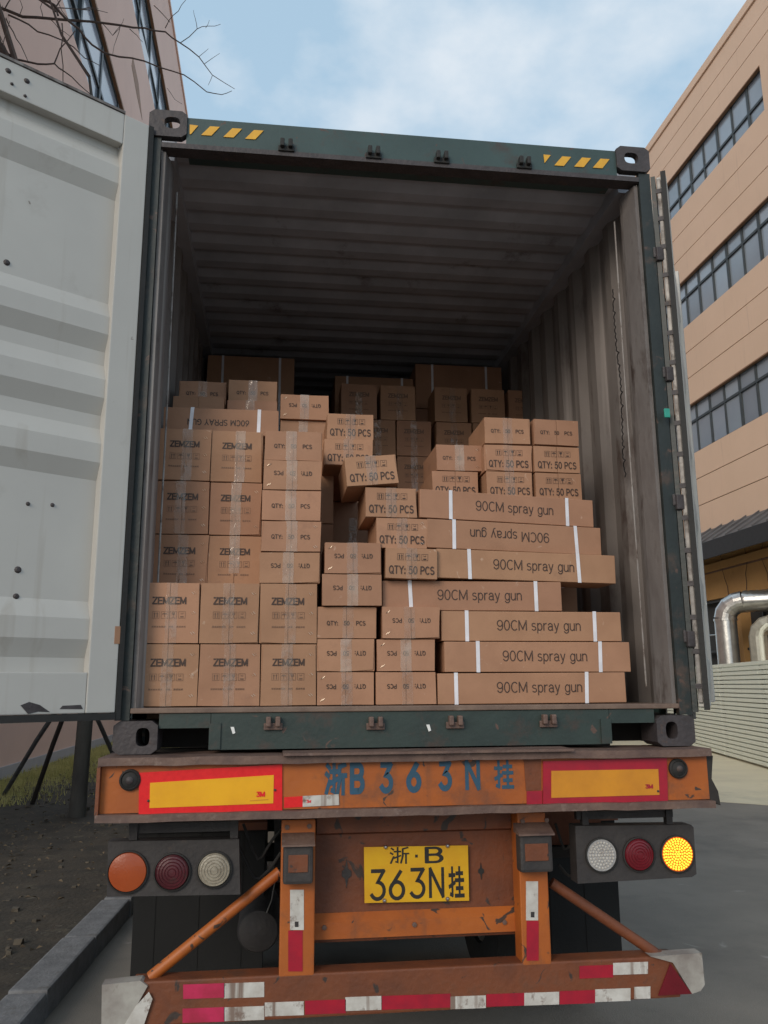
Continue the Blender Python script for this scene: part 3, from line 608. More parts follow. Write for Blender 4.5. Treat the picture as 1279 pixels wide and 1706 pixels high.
for sx_ in (-1, 1):
    xa, xb = (-HW, -HW+.172) if sx_ < 0 else (HW-.172, HW)
    hx = (-HW+.105) if sx_ < 0 else (HW-.095)
    casting(xa, xb, -.012, .026, Z0+2.76, Z0+2.896, (hx, .036, .030, Z0+2.832)).build('corner_casting', 'casting', con)
    casting(xa, xb, -.012, .15, Z0, Z0+.128, (hx-.01*sx_, .027, .036, Z0+.066)).build('corner_casting', 'casting', con)
    # rear corner post: outer channel and bright worn inner edge
    e = HW*sx_; i = -sx_
    MB().prism([(e, 0.0), (e+i*.058, 0.0), (e+i*.058, .03), (e+i*.012, .03), (e+i*.012, .15), (e, .15)], 'z', Z0+.13, Z0+2.758).build('corner_post', 'green_dark', con)
    MB().prism([(e+i*.06, .02), (e+i*.078, .02), (e+i*.10, .12), (e+i*.10, .15), (e+i*.06, .15)], 'z', Z0+.178, Z0+2.70).build('door_jamb', 'jamb', con)
    lp = MB(); lp.tube([(e+i*.115, .19, Z0+.25), (e+i*.118, .19, Z0+1.5), (e+i*.115, .19, Z0+2.60)], .0045, 8); lp.build('lashing_bar', 'worn_edge', con, True)
    for k in range(4):
        z = Z0+.42+k*.62; MB().box(min(e+i*.004, e-i*.035), max(e+i*.004, e-i*.035), -.022, .0, z, z+.07, c=.005).build('hinge_lug', 'casting', con)
# header with gutter, warning stripes and cam keepers
MB().prism([(-.004, 2.72), (-.004, 2.868), (.05, 2.882), (.14, 2.882), (.14, 2.86), (.04, 2.85), (.03, 2.74), (.12, 2.72), (.12, 2.70), (.0, 2.70)], 'x', -HW+.173, HW-.173)
hd = MB(); hd.prism([(.0, Z0+2.735), (.0, Z0+2.872), (.05, Z0+2.884), (.16, Z0+2.884), (.16, Z0+2.735)], 'x', -HW+.171, HW-.171); hdr = hd.build('header', 'green_paint', con)
MB().prism([(-.004, Z0+2.708), (-.004, Z0+2.733), (.07, Z0+2.733), (.07, Z0+2.708)], 'x', -HW+.06, HW-.06).build('header_lip', 'casting', con)
def stripe(px):
    MB().prism([(py(x, y, -.002).x, py(x, y, -.002).z) for x, y in px], 'y', -.004, -.001).build('warning_stripe', 'yellow_paint', hdr)
stripe([(316, 208), (330, 210), (318, 224), (316, 224)])
for x in (352, 389, 425): stripe([(x-2, 211+(x-352)*.085), (x+14, 212+(x-352)*.085), (x, 226.5+(x-352)*.085), (x-17, 225.5+(x-352)*.085)])
stripe([(905, 258), (917, 259), (907, 272)])
for x in (938, 971, 1002): stripe([(x-2, 261+(x-938)*.06), (x+13, 262+(x-938)*.06), (x+1, 277+(x-938)*.06), (x-15, 276+(x-938)*.06)])
def keeper(x, y, m, k):
    c = py(x, y, 0); b = MB()
    for d in (-.019, .019): b.box(c.x+d-.010, c.x+d+.010, -.035, -.001, c.z-.022, c.z+.018, c=.005)
    b.box(c.x-.038, c.x+.038, -.014, -.001, c.z-.035, c.z-.008, c=.003); b.build('cam_keeper', m, k)
for p in ((477, 243), (622, 255), (735, 263), (872, 272)): keeper(*p, 'rubber', hdr)
# sill with the two cut-outs beside the castings
sl_ = MB(); sl_.box(-.84, .84, .002, .14, Z0+.012, Z0+.155).box(-HW+.174, -.842, .002, .14, Z0+.098, Z0+.155).box(.842, HW-.174, .002, .14, Z0+.098, Z0+.155)
for s in (-1, 1): sl_.box(min(s*.846, s*.80), max(s*.846, s*.80), -.006, .001, Z0+.014, Z0+.116)
sill = sl_.build('door_sill', 'sill_green', con)
MB().box(-HW+.06, HW-.06, -.006, .16, Z0+.157, Z0+.178, c=.004).build('sill_tread', 'sill_worn', con)
for p in ((455, 1201), (625, 1201), (757, 1199), (912, 1197)): keeper(*p, 'flange', sill)
for p in ((387, 1216), (713, 1212)):
    c = py(*p, 0); MB().prism([(c.x-.008, c.z+.012), (c.x+.006, c.z+.012), (c.x+.012, c.z-.012), (c.x+.002, c.z-.016)], 'y', -.002, .003).build('paint_chip', 'cloud_white', sill)
# corrugated walls, roof, floor and front end
LEN = 12.0
def corr(L0, L1, p, dep, a):
    out = []; t = L0
    while t < L1:
        for d, o in ((0, 0), (a, 0), (a+.06, dep), (p-.06, dep)): out.append((t+d, o))
        t += p
    return out
for s in (-1, 1):
    m = MB(); pr = corr(.16, LEN, .278, .036, .072)
    m.strip([(s*(HW-.045+o), t) for t, o in pr], 'z', Z0+.17, Z0+2.76)
    m.strip([(s*(HW-.043+o), t) for t, o in pr], 'z', Z0+.13, Z0+2.76, 1)
    m.build('side_wall', ['inner_wall', 'green_paint'], con)
    xa, xb = sorted((s*(HW-.10), s*(HW-.002)))
    MB().box(xa, xb, .152, LEN, Z0+2.745, Z0+2.88).build('top_rail', 'inner_roof', con)
    MB().box(xa, xb, .152, LEN, Z0+.002, Z0+.13).build('bottom_rail', 'green_dark', con)
m = MB(); pr = corr(.165, LEN, .2095, .022, .075)
m.strip([(t, Z0+2.80+o) for t, o in pr], 'x', -HW+.04, HW-.04); m.strip([(t, Z0+2.805+o) for t, o in pr], 'x', -HW+.04, HW-.04, 1)
m.build('roof', ['inner_roof', 'green_paint'], con)
MB().box(-HW+.10, HW-.10, .164, LEN, Z0+.13, Z0+.177).build('floor', 'floor_ply', con)
MB().box(-HW+.02, HW-.02, LEN, LEN+.05, Z0, Z0+2.89).build('front_wall', 'inner_wall', con)
for k in range(20):
    MB().box(-HW+.1, HW-.1, .3+k*.6, .35+k*.6, Z0+.004, Z0+.128).build('cross_member', 'chassis_dark', con)

# left door, swung open: built in its own frame (u along the door, v outward of its inner face, z)
hx = Vector((-1.212, -.035, 0)); du_ = Vector((-.545, -.372, 0)).normalized(); nv = Vector((du_.y, -du_.x, 0))     # inner face looks toward +x,-y
if nv.x < 0: nv = -nv
DM = Matrix(((du_.x, nv.x, 0, hx.x), (du_.y, nv.y, 0, hx.y), (0, 0, 1, 0), (0, 0, 0, 1)))
def dbuild(mb, name, m, parent, smooth=False, M=DM):
    mb.v = [tuple(M @ Vector(p)) for p in mb.v]; return mb.build(name, m, parent, smooth)
zb_, zt2 = Z0+.163, Z0+2.79
fr_ = MB(); DW = 1.165
fr_.box(0.0, .118, -.05, .0, zb_, zt2, c=.004)
door = dbuild(fr_, 'door', 'door_white', con); door['label'] = 'white inner face of the open left door leaf'
dbuild(MB().box(DW-.1, DW, -.05, .0, zb_, zt2, c=.004), 'door_stile', 'door_white', door)
dbuild(MB().box(.119, DW-.101, -.05, -.001, Z0+2.64, zt2, c=.004), 'top_rail', 'door_white', door)
dbuild(MB().box(.119, DW-.101, -.05, -.005, zb_, Z0+.318, c=.004), 'bottom_rail', 'door_white', door)
dp_ = -.048; prof = [(dp_, Z0+2.641), (dp_, Z0+2.585)]
for zd in (2.447, 1.729, 1.445, 1.164, .442):
    prof += [(dp_, Z0+zd+.155), (dp_+.028, Z0+zd+.085), (dp_+.028, Z0+zd+.004), (dp_, Z0+zd-.068)]
prof += [(dp_, Z0+.318)]
pn = MB(); pn.strip(prof, 'x', .117, DW-.099); pn.strip([(a-.004, b) for a, b in prof], 'x', .117, DW-.099, 1)
dbuild(pn, 'door_panel', ['door_white', 'green_paint'], door)
dbuild(MB().box(.0, DW, -.045, .006, zb_-.028, zb_-.002), 'gasket', 'rubber', door)
dbuild(MB().box(-.022, -.002, -.05, .004, zb_-.028, zt2), 'gasket', 'rubber', door)
gk = MB().box(.118, DW-.1, -.05, .004, zt2+.002, zt2+.014); dbuild(gk, 'gasket', 'jamb', door)
def dpt(x, y):                                                     # where a pixel's ray meets the door's inner face
    d = ray(x, y); t = (hx-CAM).dot(nv)/d.dot(nv); p = CAM+d*t; return (p-hx).dot(du_), p.z
for x, y, r in ((18, 430, .011), (54, 836, .007), (95, 838, .007), (37, 947, .011), (34, 992, .010), (14, 118, .010), (45, 135, .010), (20, 140, .006), (42, 160, .006)):
    u, z = dpt(x, y); v0 = dp_ if 165 < y < 1100 else -.001
    dbuild(MB().lathe([(.001, .007), (r*.6, .007), (r, .003), (r*1.25, .0)], (u, v0, z), 'y', 10), 'bolt_head', 'casting', door)
u, z = dpt(62, 1180); dbuild(MB().prism([(u-.05, z-.015), (u-.005, z-.012), (u+.03, z-.02), (u+.06, z+.012), (u+.03, z+.024), (u-.01, z+.012)], 'y', -.006, -.0035), 'grease_mark', 'casting', door)
u, z = dpt(122, 1178); dbuild(MB().prism([(u-.04, z-.008), (u+.05, z-.006), (u+.04, z+.006), (u-.03, z+.008)], 'y', -.006, -.0035), 'grease_mark', 'casting', door)
u, z = dpt(198, 1058); dbuild(MB().box(u-.018, u+.018, -.001, .002, z-.035, z+.035), 'tape_scrap', 'kraft', door)

# right door, folded back almost to the side of the container
hx2 = Vector((1.236, .0, 0)); a2 = R(29.5); du2 = Vector((math.sin(a2), math.cos(a2), 0)); nv2 = Vector((math.cos(a2), -math.sin(a2), 0))
D2 = Matrix(((du2.x, nv2.x, 0, hx2.x), (du2.y, nv2.y, 0, hx2.y), (0, 0, 1, 0), (0, 0, 0, 1)))
rd = dbuild(MB().box(0, .12, .014, .062, Z0+.163, Z0+2.735, c=.004), 'door', 'door_white', con, M=D2)
rd['label'] = 'right door leaf folded back with rubber gasket and metal strip'
dbuild(MB().box(1.05, 1.165, .014, .062, Z0+.163, Z0+2.735, c=.004), 'door_stile', 'door_white', rd, M=D2)
dbuild(MB().strip([(b, a) for a, b in [(z_, .018+(.034 if i % 4 in (1, 2) else 0)) for i, z_ in enumerate([Z0+.165+k*.107 for k in range(25)])]], 'x', .118, 1.052), 'door_panel', 'door_white', rd, M=D2)
dbuild(MB().box(-.024, -.001, .036, .060, Z0+.15, Z0+2.75), 'gasket', 'rubber', rd, M=D2)
sp_ = MB(); sp_.box(-.012, -.001, .016, .034, Z0+.18, Z0+2.72, c=.003)
strip_ = dbuild(sp_, 'gasket_strip', 'steel_strip', rd, M=D2)
for k in range(17):
    z = Z0+.24+k*.15; dbuild(MB().box(-.016, -.0121, .008, .036, z, z+.022), 'clip', 'casting', strip_, M=D2)
dbuild(MB().box(-.008, .10, -.012, .009, Z0+.14, Z0+2.74), 'edge_channel', 'green_dark', rd, M=D2)
for k in range(4):
    z = Z0+.44+k*.62
    dbuild(MB().box(-.02, .20, -.026, -.0125, z, z+.055, c=.006), 'hinge_blade', 'casting', rd, M=D2)
dbuild(MB().box(.3, .33, -.05, -.013, Z0+.1, Z0+2.8), 'locking_bar', 'steel_strip', rd, M=D2)
t0 = py(1104, 693, .0); MB().box(t0.x-.014, t0.x+.014, -.046, -.037, t0.z-.022, t0.z+.022, c=.004).build('repair_tape', 'teal_tape', con)
# lashing rope hanging on the right wall
rp_ = MB(); pts = []
for k in range(260):
    t = k/259; p = pX(1034+t*27, 470+t*315, HW-.062); q = math.sin(t*9)*.012
    loop = .011*math.sin(t*88)*(1 if math.sin(t*23) > .1 else .15)
    pts.append(Vector((p.x-.004-.006*abs(math.cos(t*88)), .36+q+loop, p.z+.006*math.cos(t*88)*(1 if math.sin(t*23) > .1 else 0))))
rp_.tube(pts, .0032, 5)
tag(rp_.build('lashing_rope', 'rope', None, True), 'thin black knotted lashing rope hanging down the container side wall', 'rope')

# ================================================================== THE TRAILER
tra = thing('semi_trailer', 'orange container trailer with rear beam, lamps and underrun bar', 'trailer', (0, 1.0, 0))
BY = -.10                                                        # rear face of the cross beam
zb0, zb1 = Z0-.238, Z0-.004
bm_ = MB(); bm_.box(-1.236, 1.215, BY, BY+.012, zb0+.03, zb1-.03); beam = bm_.build('rear_beam', 'orange', tra)
# top and bottom flange, bent at the right end
def flange(z0, z1, wob):
    pts = []; n = 26
    m = MB(); rr = random.Random(wob)
    top = []; bot = []
    for i in range(n+1):
        x = -1.246+2.468*i/n; j = rr.uniform(-.0018, .0018); top.append((x, z1+j)); bot.append((x, z0+j+rr.uniform(-.0015, .0015)))
    m.prism(bot+top[::-1], 'y', BY-.035, BY+.26); return m
flange(zb1-.030, zb1, 5).build('flange', 'flange', beam); flange(zb0, zb0+.028, 6).build('flange', 'flange', beam)
e0 = [(1.216, zb0+.029), (1.262, zb0+.004), (1.256, zb0+.06), (1.232, zb0+.11), (1.24, zb1-.07), (1.246, zb1-.031), (1.216, zb1-.031)]
MB().prism(e0, 'y', BY+.002, BY+.2).build('bent_end', 'chassis_dark', beam)
MB().box(-1.249, -1.2365, BY-.03, BY+.25, zb0+.029, zb1-.031).build('end_plate', 'orange_rust', beam)
def flat(name, px, Y, th, m, parent, back=0):
    poly = [(py(x, y, Y).x, py(x, y, Y).z) for x, y in px]
    return MB().prism(poly, 'y', Y-th, Y+back).build(name, m, parent)
# reflective plates
pL = flat('reflector_plate', [(232, 1287), (470, 1273), (470, 1350), (231, 1362)], BY-.004, .004, 'refl_red', tra, .003)
flat('reflector_panel', [(250, 1304), (456, 1291), (455, 1338), (249, 1346)], BY-.008, .002, 'refl_yellow', pL)
pR = flat('reflector_plate', [(904, 1268), (1110, 1262), (1112, 1338), (904, 1343)], BY-.004, .004, 'refl_red_dull', tra, .003)
flat('reflector_panel', [(918, 1284), (1096, 1281), (1098, 1324), (918, 1329)], BY-.008, .002, 'refl_amber', pR)
for p, par in (((247, 1334), pL), ((458, 1316), pL), ((1096, 1318), pR)):
    c = py(*p, BY-.011); MB().lathe([(.0005, -.004), (.004, -.003), (.005, 0)], c, 'y', 10).build('rivet', 'casting', par)
def lettering(s, size, m, x, y, Y, parent, wpx=None, hpx=None, bold=0, rot=0, name='lettering'):
    me = text_mesh(s, size, m, bold or .13); c = py(x, y, Y)
    xs = [v.co.x for v in me.vertices]; zs = [v.co.z for v in me.vertices]
    w0, h0 = max(xs)-min(xs), max(zs)-min(zs); sc = F/((c-CAM).dot(fw))
    me2 = me.copy(); kx_ = (wpx/sc/w0) if wpx else 1; kz_ = (hpx/sc/h0) if hpx else kx_
    mx_, mz_ = (max(xs)+min(xs))/2, (max(zs)+min(zs))/2
    for v in me2.vertices: v.co = Vector(((v.co.x-mx_)*kx_, v.co.y, (v.co.z-mz_)*kz_))
    o = link(name, me2, parent); o.location = c; o.rotation_euler = (0, rot, 0); return o
lettering('3M', .1, 'refl_red', 434, 1323, BY-.0112, pL, 15, 9, .3)
lettering('3M', .1, 'refl_red_dull', 1081, 1310, BY-.0112, pR, 14, 7, .3)
flat('text_line', [(416, 1333), (447, 1331), (447, 1332.6), (416, 1334.6)], BY-.0105, .0006, 'refl_amber', pL)
# blue stencilled registration on the beam
for s, x, y, w, h, b in (('\u6d59', 559, 1297, 38, 54, .17), ('B', 595, 1296, 25, 52, .25), ('3', 643, 1295, 24, 52, .24), ('6', 689, 1294, 26, 51, .25), ('3', 741, 1292, 24, 50, .24), ('N', 787, 1291, 27, 51, .19), ('\u6302', 839, 1290, 34, 46, .14)):
    lettering(s, .2, 'blue_paint', x, y, BY-.0015, beam, w, h, b)
flat('reflective_tape', [(473, 1328), (505, 1326), (505, 1344), (473, 1346)], BY-.002, .001, 'refl_red', tra, .001)
flat('reflective_tape', [(504, 1326), (564, 1323), (565, 1341), (504, 1344)], BY-.0035, .001, 'refl_white', tra, .001)
lettering('3M', .1, 'refl_red', 514, 1335, BY-.0055, tra, 8, 5, .2)
flat('reflective_tape', [(877, 1318), (903, 1317), (903, 1340), (877, 1341)], BY-.002, .001, 'refl_red_dull', tra, .001)
flat('paint_patch', [(872, 1263), (901, 1261), (901, 1316), (876, 1317)], BY-.002, .001, 'orange_rust', tra, .001)
for x, y in ((217, 1299), (1128, 1280)):                         # round side markers
    c = py(x, y, BY); b = MB().lathe([(.040, 0), (.040, -.012), (.033, -.018), (.030, -.012), (.012, -.022), (.0005, -.024)], c, 'y', 24)
    mk = b.build('marker_lamp', 'rubber', tra, True); MB().lathe([(.014, -.0225), (.008, -.028), (.0005, -.029)], c, 'y', 16).build('lens', 'casting', mk, True)
MB().box(-.55, .62, BY-.06, BY+.10, Z0-.0035, Z0+.006).build('bolster_plate', 'flange', tra)
# number plate panel and posts
PY_ = .12
def pbox(name, x0, y0, x1, y1, Y, dep, m, parent=tra, c=.004):
    a = py(x0, y0, Y); b = py(x1, y1, Y); return MB().box(min(a.x, b.x), max(a.x, b.x), Y, Y+dep, min(a.z, b.z), max(a.z, b.z), c=c).build(name, m, parent)
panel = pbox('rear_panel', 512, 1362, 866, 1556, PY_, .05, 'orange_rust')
ztop = py(640, 1388, PY_).z; xa = py(514, 1450, PY_).x+.03; xb = py(862, 1450, PY_).x-.03
MB().prism([(PY_-.002, ztop), (PY_-.035, ztop+.012), (PY_-.035, Z0-.24), (PY_-.002, Z0-.24)], 'x', xa, xb).build('panel_fold', 'orange_rust', panel)
za = py(640, 1530, PY_).z; zb9 = py(640, 1556, PY_).z
MB().prism([(PY_-.002, za+.03), (PY_-.03, za), (PY_-.03, zb9-.003), (PY_+.04, zb9-.003)], 'x', xa-.02, xb+.02).build('panel_fold', 'orange', panel)
for x, y, mm in ((577, 1455, 'dark_box'), (801, 1451, 'rubber')):
    c = py(x, y, PY_-.001); w = .018 if mm == 'dark_box' else .011
    MB().prism([(c.x+dx*w, c.z+dz*w) for dx, dz in ((0, 3.1), (.35, 1.1), (1.1, .5), (1.1, -.5), (.35, -1.1), (0, -3.1), (-.35, -1.1), (-1.1, -.5), (-1.1, .5), (-.35, 1.1))], 'y', PY_-.004, PY_+.001).build('keyhole_slot', mm, panel)
plate = flat('number_plate', [(606, 1411), (779, 1408), (781, 1500), (607, 1504)], PY_-.02, .003, 'plate_yellow', tra, .002)
PYT = PY_-.0238
for s, x, y, w, h, b in (('\u6d59', 665, 1425, 33, 27, .10), ('\u00b7', 693.5, 1426, 4.5, 4.5, .12), ('B', 723, 1424, 32, 26, .17)):
    lettering(s, .1, 'plate_black', x, y, PYT, plate, w, h, b)
for s, x, y, w, h in (('3', 629, 1474, 27, 50), ('6', 661, 1474, 28, 48), ('3', 695, 1471, 27, 49), ('N', 727, 1470, 27, 50), ('\u6302', 760, 1469, 27, 49)):
    lettering(s, .1, 'plate_black', x, y, PYT, plate, w, h, .14)
for x, y in ((642, 1411), (745, 1409), (640, 1500), (745, 1497)):
    c = py(x, y, PY_-.023); MB().lathe([(.0085, 0), (.0085, -.004), (.005, -.009), (.0005, -.010)], c, 'y', 12).build('plate_bolt', 'bolt', plate, True)
PO = .0
def post(x0, x1, ytop, ybot, bx):
    p = pbox('post', x0, ytop, x1, ybot, PO, .10, 'orange', c=.006)
    return p
posts = []
for (x0, x1, yt, yb, lk, tw, tr2) in ((469, 523, 1366, 1626, (472, 1408, 521, 1472), (483, 1482, 506, 1549), (480, 1550, 504, 1618)),
                                   (861, 919, 1354, 1608, (864, 1390, 921, 1452), (876, 1468, 896, 1533), (877, 1534, 897, 1600))):
    p = post(x0, x1, yt, yb, 0)
    a = py(lk[0], lk[1], PO-.06); b = py(lk[2], lk[3], PO-.06)
    lb_ = MB().box(a.x, b.x, PO-.07, PO-.002, b.z, a.z, c=.012).build('latch_box', 'dark_box', p)
    MB().box(a.x+.02, b.x-.02, PO-.074, PO-.069, b.z+.045, a.z-.035, c=.002).build('latch_plate', 'orange_rust', lb_)
    MB().prism([(PO-.085, a.z+.004), (PO-.002, a.z+.036), (PO-.002, a.z+.002), (PO-.085, a.z-.003)], 'x', a.x-.006, b.x+.006).build('latch_cover', 'flange', lb_)
    flat('reflective_tape', [(tw[0], tw[1]), (tw[2], tw[1]), (tw[2], tw[3]), (tw[0], tw[3])], PO-.001, .001, 'refl_white', p, .001)
    flat('reflective_tape', [(tr2[0], tr2[1]), (tr2[2], tr2[1]), (tr2[2], tr2[3]), (tr2[0], tr2[3])], PO-.001, .001, 'refl_red_dull', p, .001)
    flat('print_block', [(tw[0]+8, tw[3]-14), (tw[0]+14, tw[3]-14), (tw[0]+14, tw[3]-5), (tw[0]+8, tw[3]-5)], PO-.0025, .0008, 'dark_box', p)
# lamp clusters
def cluster(px, lenses, back):
    poly = [(py(x, y, -.005).x, py(x, y, -.005).z) for x, y in px]
    h = MB().prism(poly, 'y', -.005, .075).build('lamp_housing', 'dark_box', tra)
    for x, y, rpx, m in lenses:
        c = py(x, y, -.005); r = rpx*(c-CAM).dot(fw)/F
        MB().lathe([(r+.007, -.001), (r+.007, -.010), (r+.002, -.012), (r, -.006), (r-.001, .0)], c, 'y', 32).build('bezel', 'rubber', h, True)
        if m == 'led':
            ln = MB().lathe([(r, -.008), (.0005, -.0085)], c, 'y', 32).build('lens', 'led_base', h)
            d = MB(); cnt = [(0, 1), (.155, 6), (.31, 12), (.46, 17), (.61, 22), (.75, 27), (.885, 32)]
            for rr, n in cnt:
                for k in range(n):
                    a = 2*math.pi*(k+.3*(n % 2))/n; q = (c.x+r*rr*math.cos(a), c.y-.0085, c.z+r*rr*math.sin(a))
                    d.lathe([(r*.062, 0), (r*.052, -.003), (.0004, -.0045)], q, 'y', 8)
            tag(d.build('led_array', 'led_on', ln), kind='stuff')
        elif m == 'lens_led':
            ln = MB().lathe([(r, -.008), (.0005, -.0085)], c, 'y', 32).build('lens', m, h)
            d = MB()
            for rr, n in [(0, 1), (.2, 6), (.4, 12), (.6, 18), (.8, 24)]:
                for k in range(n):
                    a = 2*math.pi*k/n; d.lathe([(r*.085, 0), (r*.06, -.004), (.0004, -.005)], (c.x+r*rr*math.cos(a), c.y-.0085, c.z+r*rr*math.sin(a)), 'y', 8)
            tag(d.build('led_array', 'refl_white', ln), kind='stuff')
        else:
            b = MB().lathe([(r, -.006)]+[(r*t, -.012-.010*(1-t*t)) for t in (.97, .85, .7, .5, .25, .004)], c, 'y', 32)
            ln = b.build('lens', m, h, True)
            if m != 'lens_orange':
                ri = MB()
                for t in (.2, .38, .56, .74, .9): ri.lathe([(r*t, -.012-.010*(1-t*t)), (r*t+.002, -.0145-.010*(1-t*t)), (r*t+.004, -.012-.010*(1-t*t))], c, 'y', 32)
                ri.build('lens_rings', m, ln, True)
    for x, y0, y1 in back:
        a = py(x-6, y0, .02); b = py(x+6, y1, .02); MB().box(a.x, b.x, .02, .05, b.z, a.z).build('bracket', 'dark_box', h)
    return h
cluster([(180, 1402), (398, 1398), (400, 1490), (178, 1494)], ((213, 1452, 31, 'lens_orange'), (287, 1452, 27.5, 'lens_red_old'), (357, 1448, 26.5, 'lens_clear')), ((222, 1362, 1402), (390, 1360, 1400)))
cluster([(958, 1376), (1151, 1374), (1155, 1378), (1160, 1456), (1152, 1461), (962, 1472)], ((1001, 1424, 25, 'lens_led'), (1063, 1423, 25, 'lens_red'), (1127, 1422, 27, 'led')), ((975, 1350, 1378), (1115, 1350, 1376)))
pbox('bracket_bar', 960, 1352, 1121, 1361, .03, .03, 'dark_box', c=0)
pbox('bracket_bar', 215, 1372, 395, 1384, .03, .03, 'dark_box', c=0)
# underrun bar
UZ0, UZ1 = Z0-.985, Z0-.828
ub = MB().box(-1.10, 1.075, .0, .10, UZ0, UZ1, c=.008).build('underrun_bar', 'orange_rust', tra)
flat('end_cap', [(170, 1640), (234, 1633), (246, 1642), (206, 1714), (169, 1714)], -.008, .004, 'cap_grey', ub, .06)
flat('reflective_tape', [(226, 1676), (248, 1652), (254, 1664), (238, 1712), (204, 1712)], -.013, .001, 'refl_white', ub, .001)
flat('end_cap', [(1083, 1593), (1168, 1587), (1173, 1640), (1166, 1650), (1152, 1655), (1120, 1603)], -.008, .004, 'cap_grey', ub, .06)
flat('warning_triangle', [(1116, 1605), (1152, 1655), (1096, 1658)], -.004, .003, 'lens_red', ub, .002)
def utape(x0, y0, x1, y1, m, t=0): flat('reflective_tape', [(x0, y0), (x1, y0-(x1-x0)*.035), (x1, y1-(x1-x0)*.035), (x0, y1)], -.001-t, .001, m, ub, .001)
for a in ((305, 1640, 374, 1664, 'refl_pink'), (304, 1680, 374, 1704, 'refl_pink'), (373, 1638, 440, 1663, 'refl_white'), (373, 1678, 440, 1701, 'refl_white'), (441, 1670, 506, 1693, 'refl_white'),
          (508, 1667, 576, 1690, 'refl_red_dull'), (575, 1661, 635, 1684, 'refl_white'), (636, 1659, 750, 1682, 'refl_red_dull'), (750, 1660, 809, 1681, 'refl_white'), (810, 1656, 873, 1677, 'refl_red_dull'), (873, 1654, 931, 1675, 'refl_white'), (932, 1651, 991, 1673, 'refl_red_dull'),
          (991, 1648, 1050, 1669, 'refl_white'), (1056, 1644, 1083, 1664, 'refl_white'), (965, 1609, 1021, 1630, 'refl_red_dull'), (1021, 1604, 1079, 1624, 'refl_white')): utape(*a)
# braces from the posts to the bar ends
MB().tube([py(466, 1452, .09), py(250, 1628, .05)], .022, 12).build('brace', 'orange', tra, True)
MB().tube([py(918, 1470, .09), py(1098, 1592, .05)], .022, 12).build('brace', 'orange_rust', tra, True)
# chassis rails, cross members, mudflaps, wheels, air tank
for s in (-1, 1):
    r_ = MB(); x = .50*s; r_.box(x-.075, x+.075, .17, 11.5, Z0-.06, Z0-.04).box(x-.075, x+.075, .17, 11.5, Z0-.50, Z0-.48).box(x-.008, x+.008, .17, 11.5, Z0-.479, Z0-.061)
    r_.build('chassis_rail', 'chassis_dark', tra)
for k in range(8): MB().box(-1.2, 1.2, .9+k*1.4, 1.02+k*1.4, Z0-.2, Z0-.045).build('cross_member', 'chassis_dark', tra)
for a, b in ((-1.225, -.62), (.62, 1.16)):
    fl = MB(); n = 6
    for i in range(n):
        xa = a+(b-a)*i/n; xb = a+(b-a)*(i+1)/n; fl.box(xa, xb, .80+.003*(i % 2), .812+.003*(i % 2), .34, Z0-.42)
    fl.box(a, b, .813, .82, .34, Z0-.40); fl.build('mudflap', 'mudflap', tra)
    MB().box(a-.01, b+.01, .78, .86, Z0-.42, Z0-.385).build('flap_bracket', 'orange_rust', tra)
MB().box(.62, .95, .45, .6, Z0-.47, Z0-.245).build('side_box', 'orange_rust', tra)
MB().box(.62, 1.02, .42, .6, Z0-.52, Z0-.475).build('side_box_tray', 'chassis_dark', tra)
tyr = MB().lathe([(.30, -.12), (.44, -.135), (.50, -.11), (.515, -.06), (.515, .06), (.50, .11), (.44, .135), (.30, .12), (.29, 0), (.30, -.12)], (0, 0, 0), 'x', 36).mesh('tyre', 'tyre', True)
rimm = MB().lathe([(.295, -.10), (.26, -.06), (.16, -.02), (.10, -.02), (.09, -.07), (.001, -.07)], (0, 0, 0), 'x', 24).mesh('rim', 'rim', True)
for Y in (1.75, 3.06, 4.37):
    for x in (-1.08, -.76, .76, 1.08):
        w = bpy.data.objects.new('wheel', MB().lathe([(.06, -.15), (.06, .15)], (0, 0, 0), 'x', 12).mesh('hub', 'chassis_dark')); COL.objects.link(w)
        w.parent = tra; w.matrix_parent_inverse = base_matrix(tra).inverted(); w.location = (x, Y, .515)
        for nm, me in (('tyre', tyr), ('rim', rimm)):
            o = bpy.data.objects.new(nm, me); COL.objects.link(o); o.parent = w
    MB().tube([(-1.2, Y, .515), (1.2, Y, .515)], .065, 12).build('axle', 'chassis_dark', tra)
c = py(430, 1551, .55)
tk = MB().lathe([(.001, -.018), (.04, -.016), (.085, -.002), (.095, .02), (.095, .5), (.001, .5)], c, 'y', 28).build('air_tank', 'dark_box', tra, True)
MB().tube([py(459, 1462, .4), py(452, 1500, .45), py(444, 1520, .5)], .003, 5).build('cable', 'rim', tra)

for pts, r in (([(405, 1372), (430, 1440), (452, 1400), (470, 1380)], .006), ([(395, 1405), (425, 1470), (448, 1450), (468, 1420)], .007), ([(925, 1372), (940, 1420), (955, 1400)], .006), ([(930, 1440), (948, 1462), (962, 1450)], .006)):
    q = [py(x, y, .14) for x, y in pts]; fine = []
    for i in range(len(q)-1):
        for t in (0, .33, .66): fine.append(q[i].lerp(q[i+1], t))
    fine.append(q[-1]); sm2 = [fine[0]]+[(fine[i-1]+fine[i]*2+fine[i+1])/4 for i in range(1, len(fine)-1)]+[fine[-1]]
    MB().tube(sm2, r, 8).build('hose', 'rubber', tra, True)
for x, y in ((478, 1378), (515, 1376), (870, 1368), (910, 1366), (540, 1545), (690, 1540), (840, 1536)):
    c = py(x, y, -.001 if y < 1400 else PY_-.031); MB().lathe([(.010, 0), (.010, -.006), (.0005, -.007)], c, 'y', 6).build('bolt', 'flange', tra)

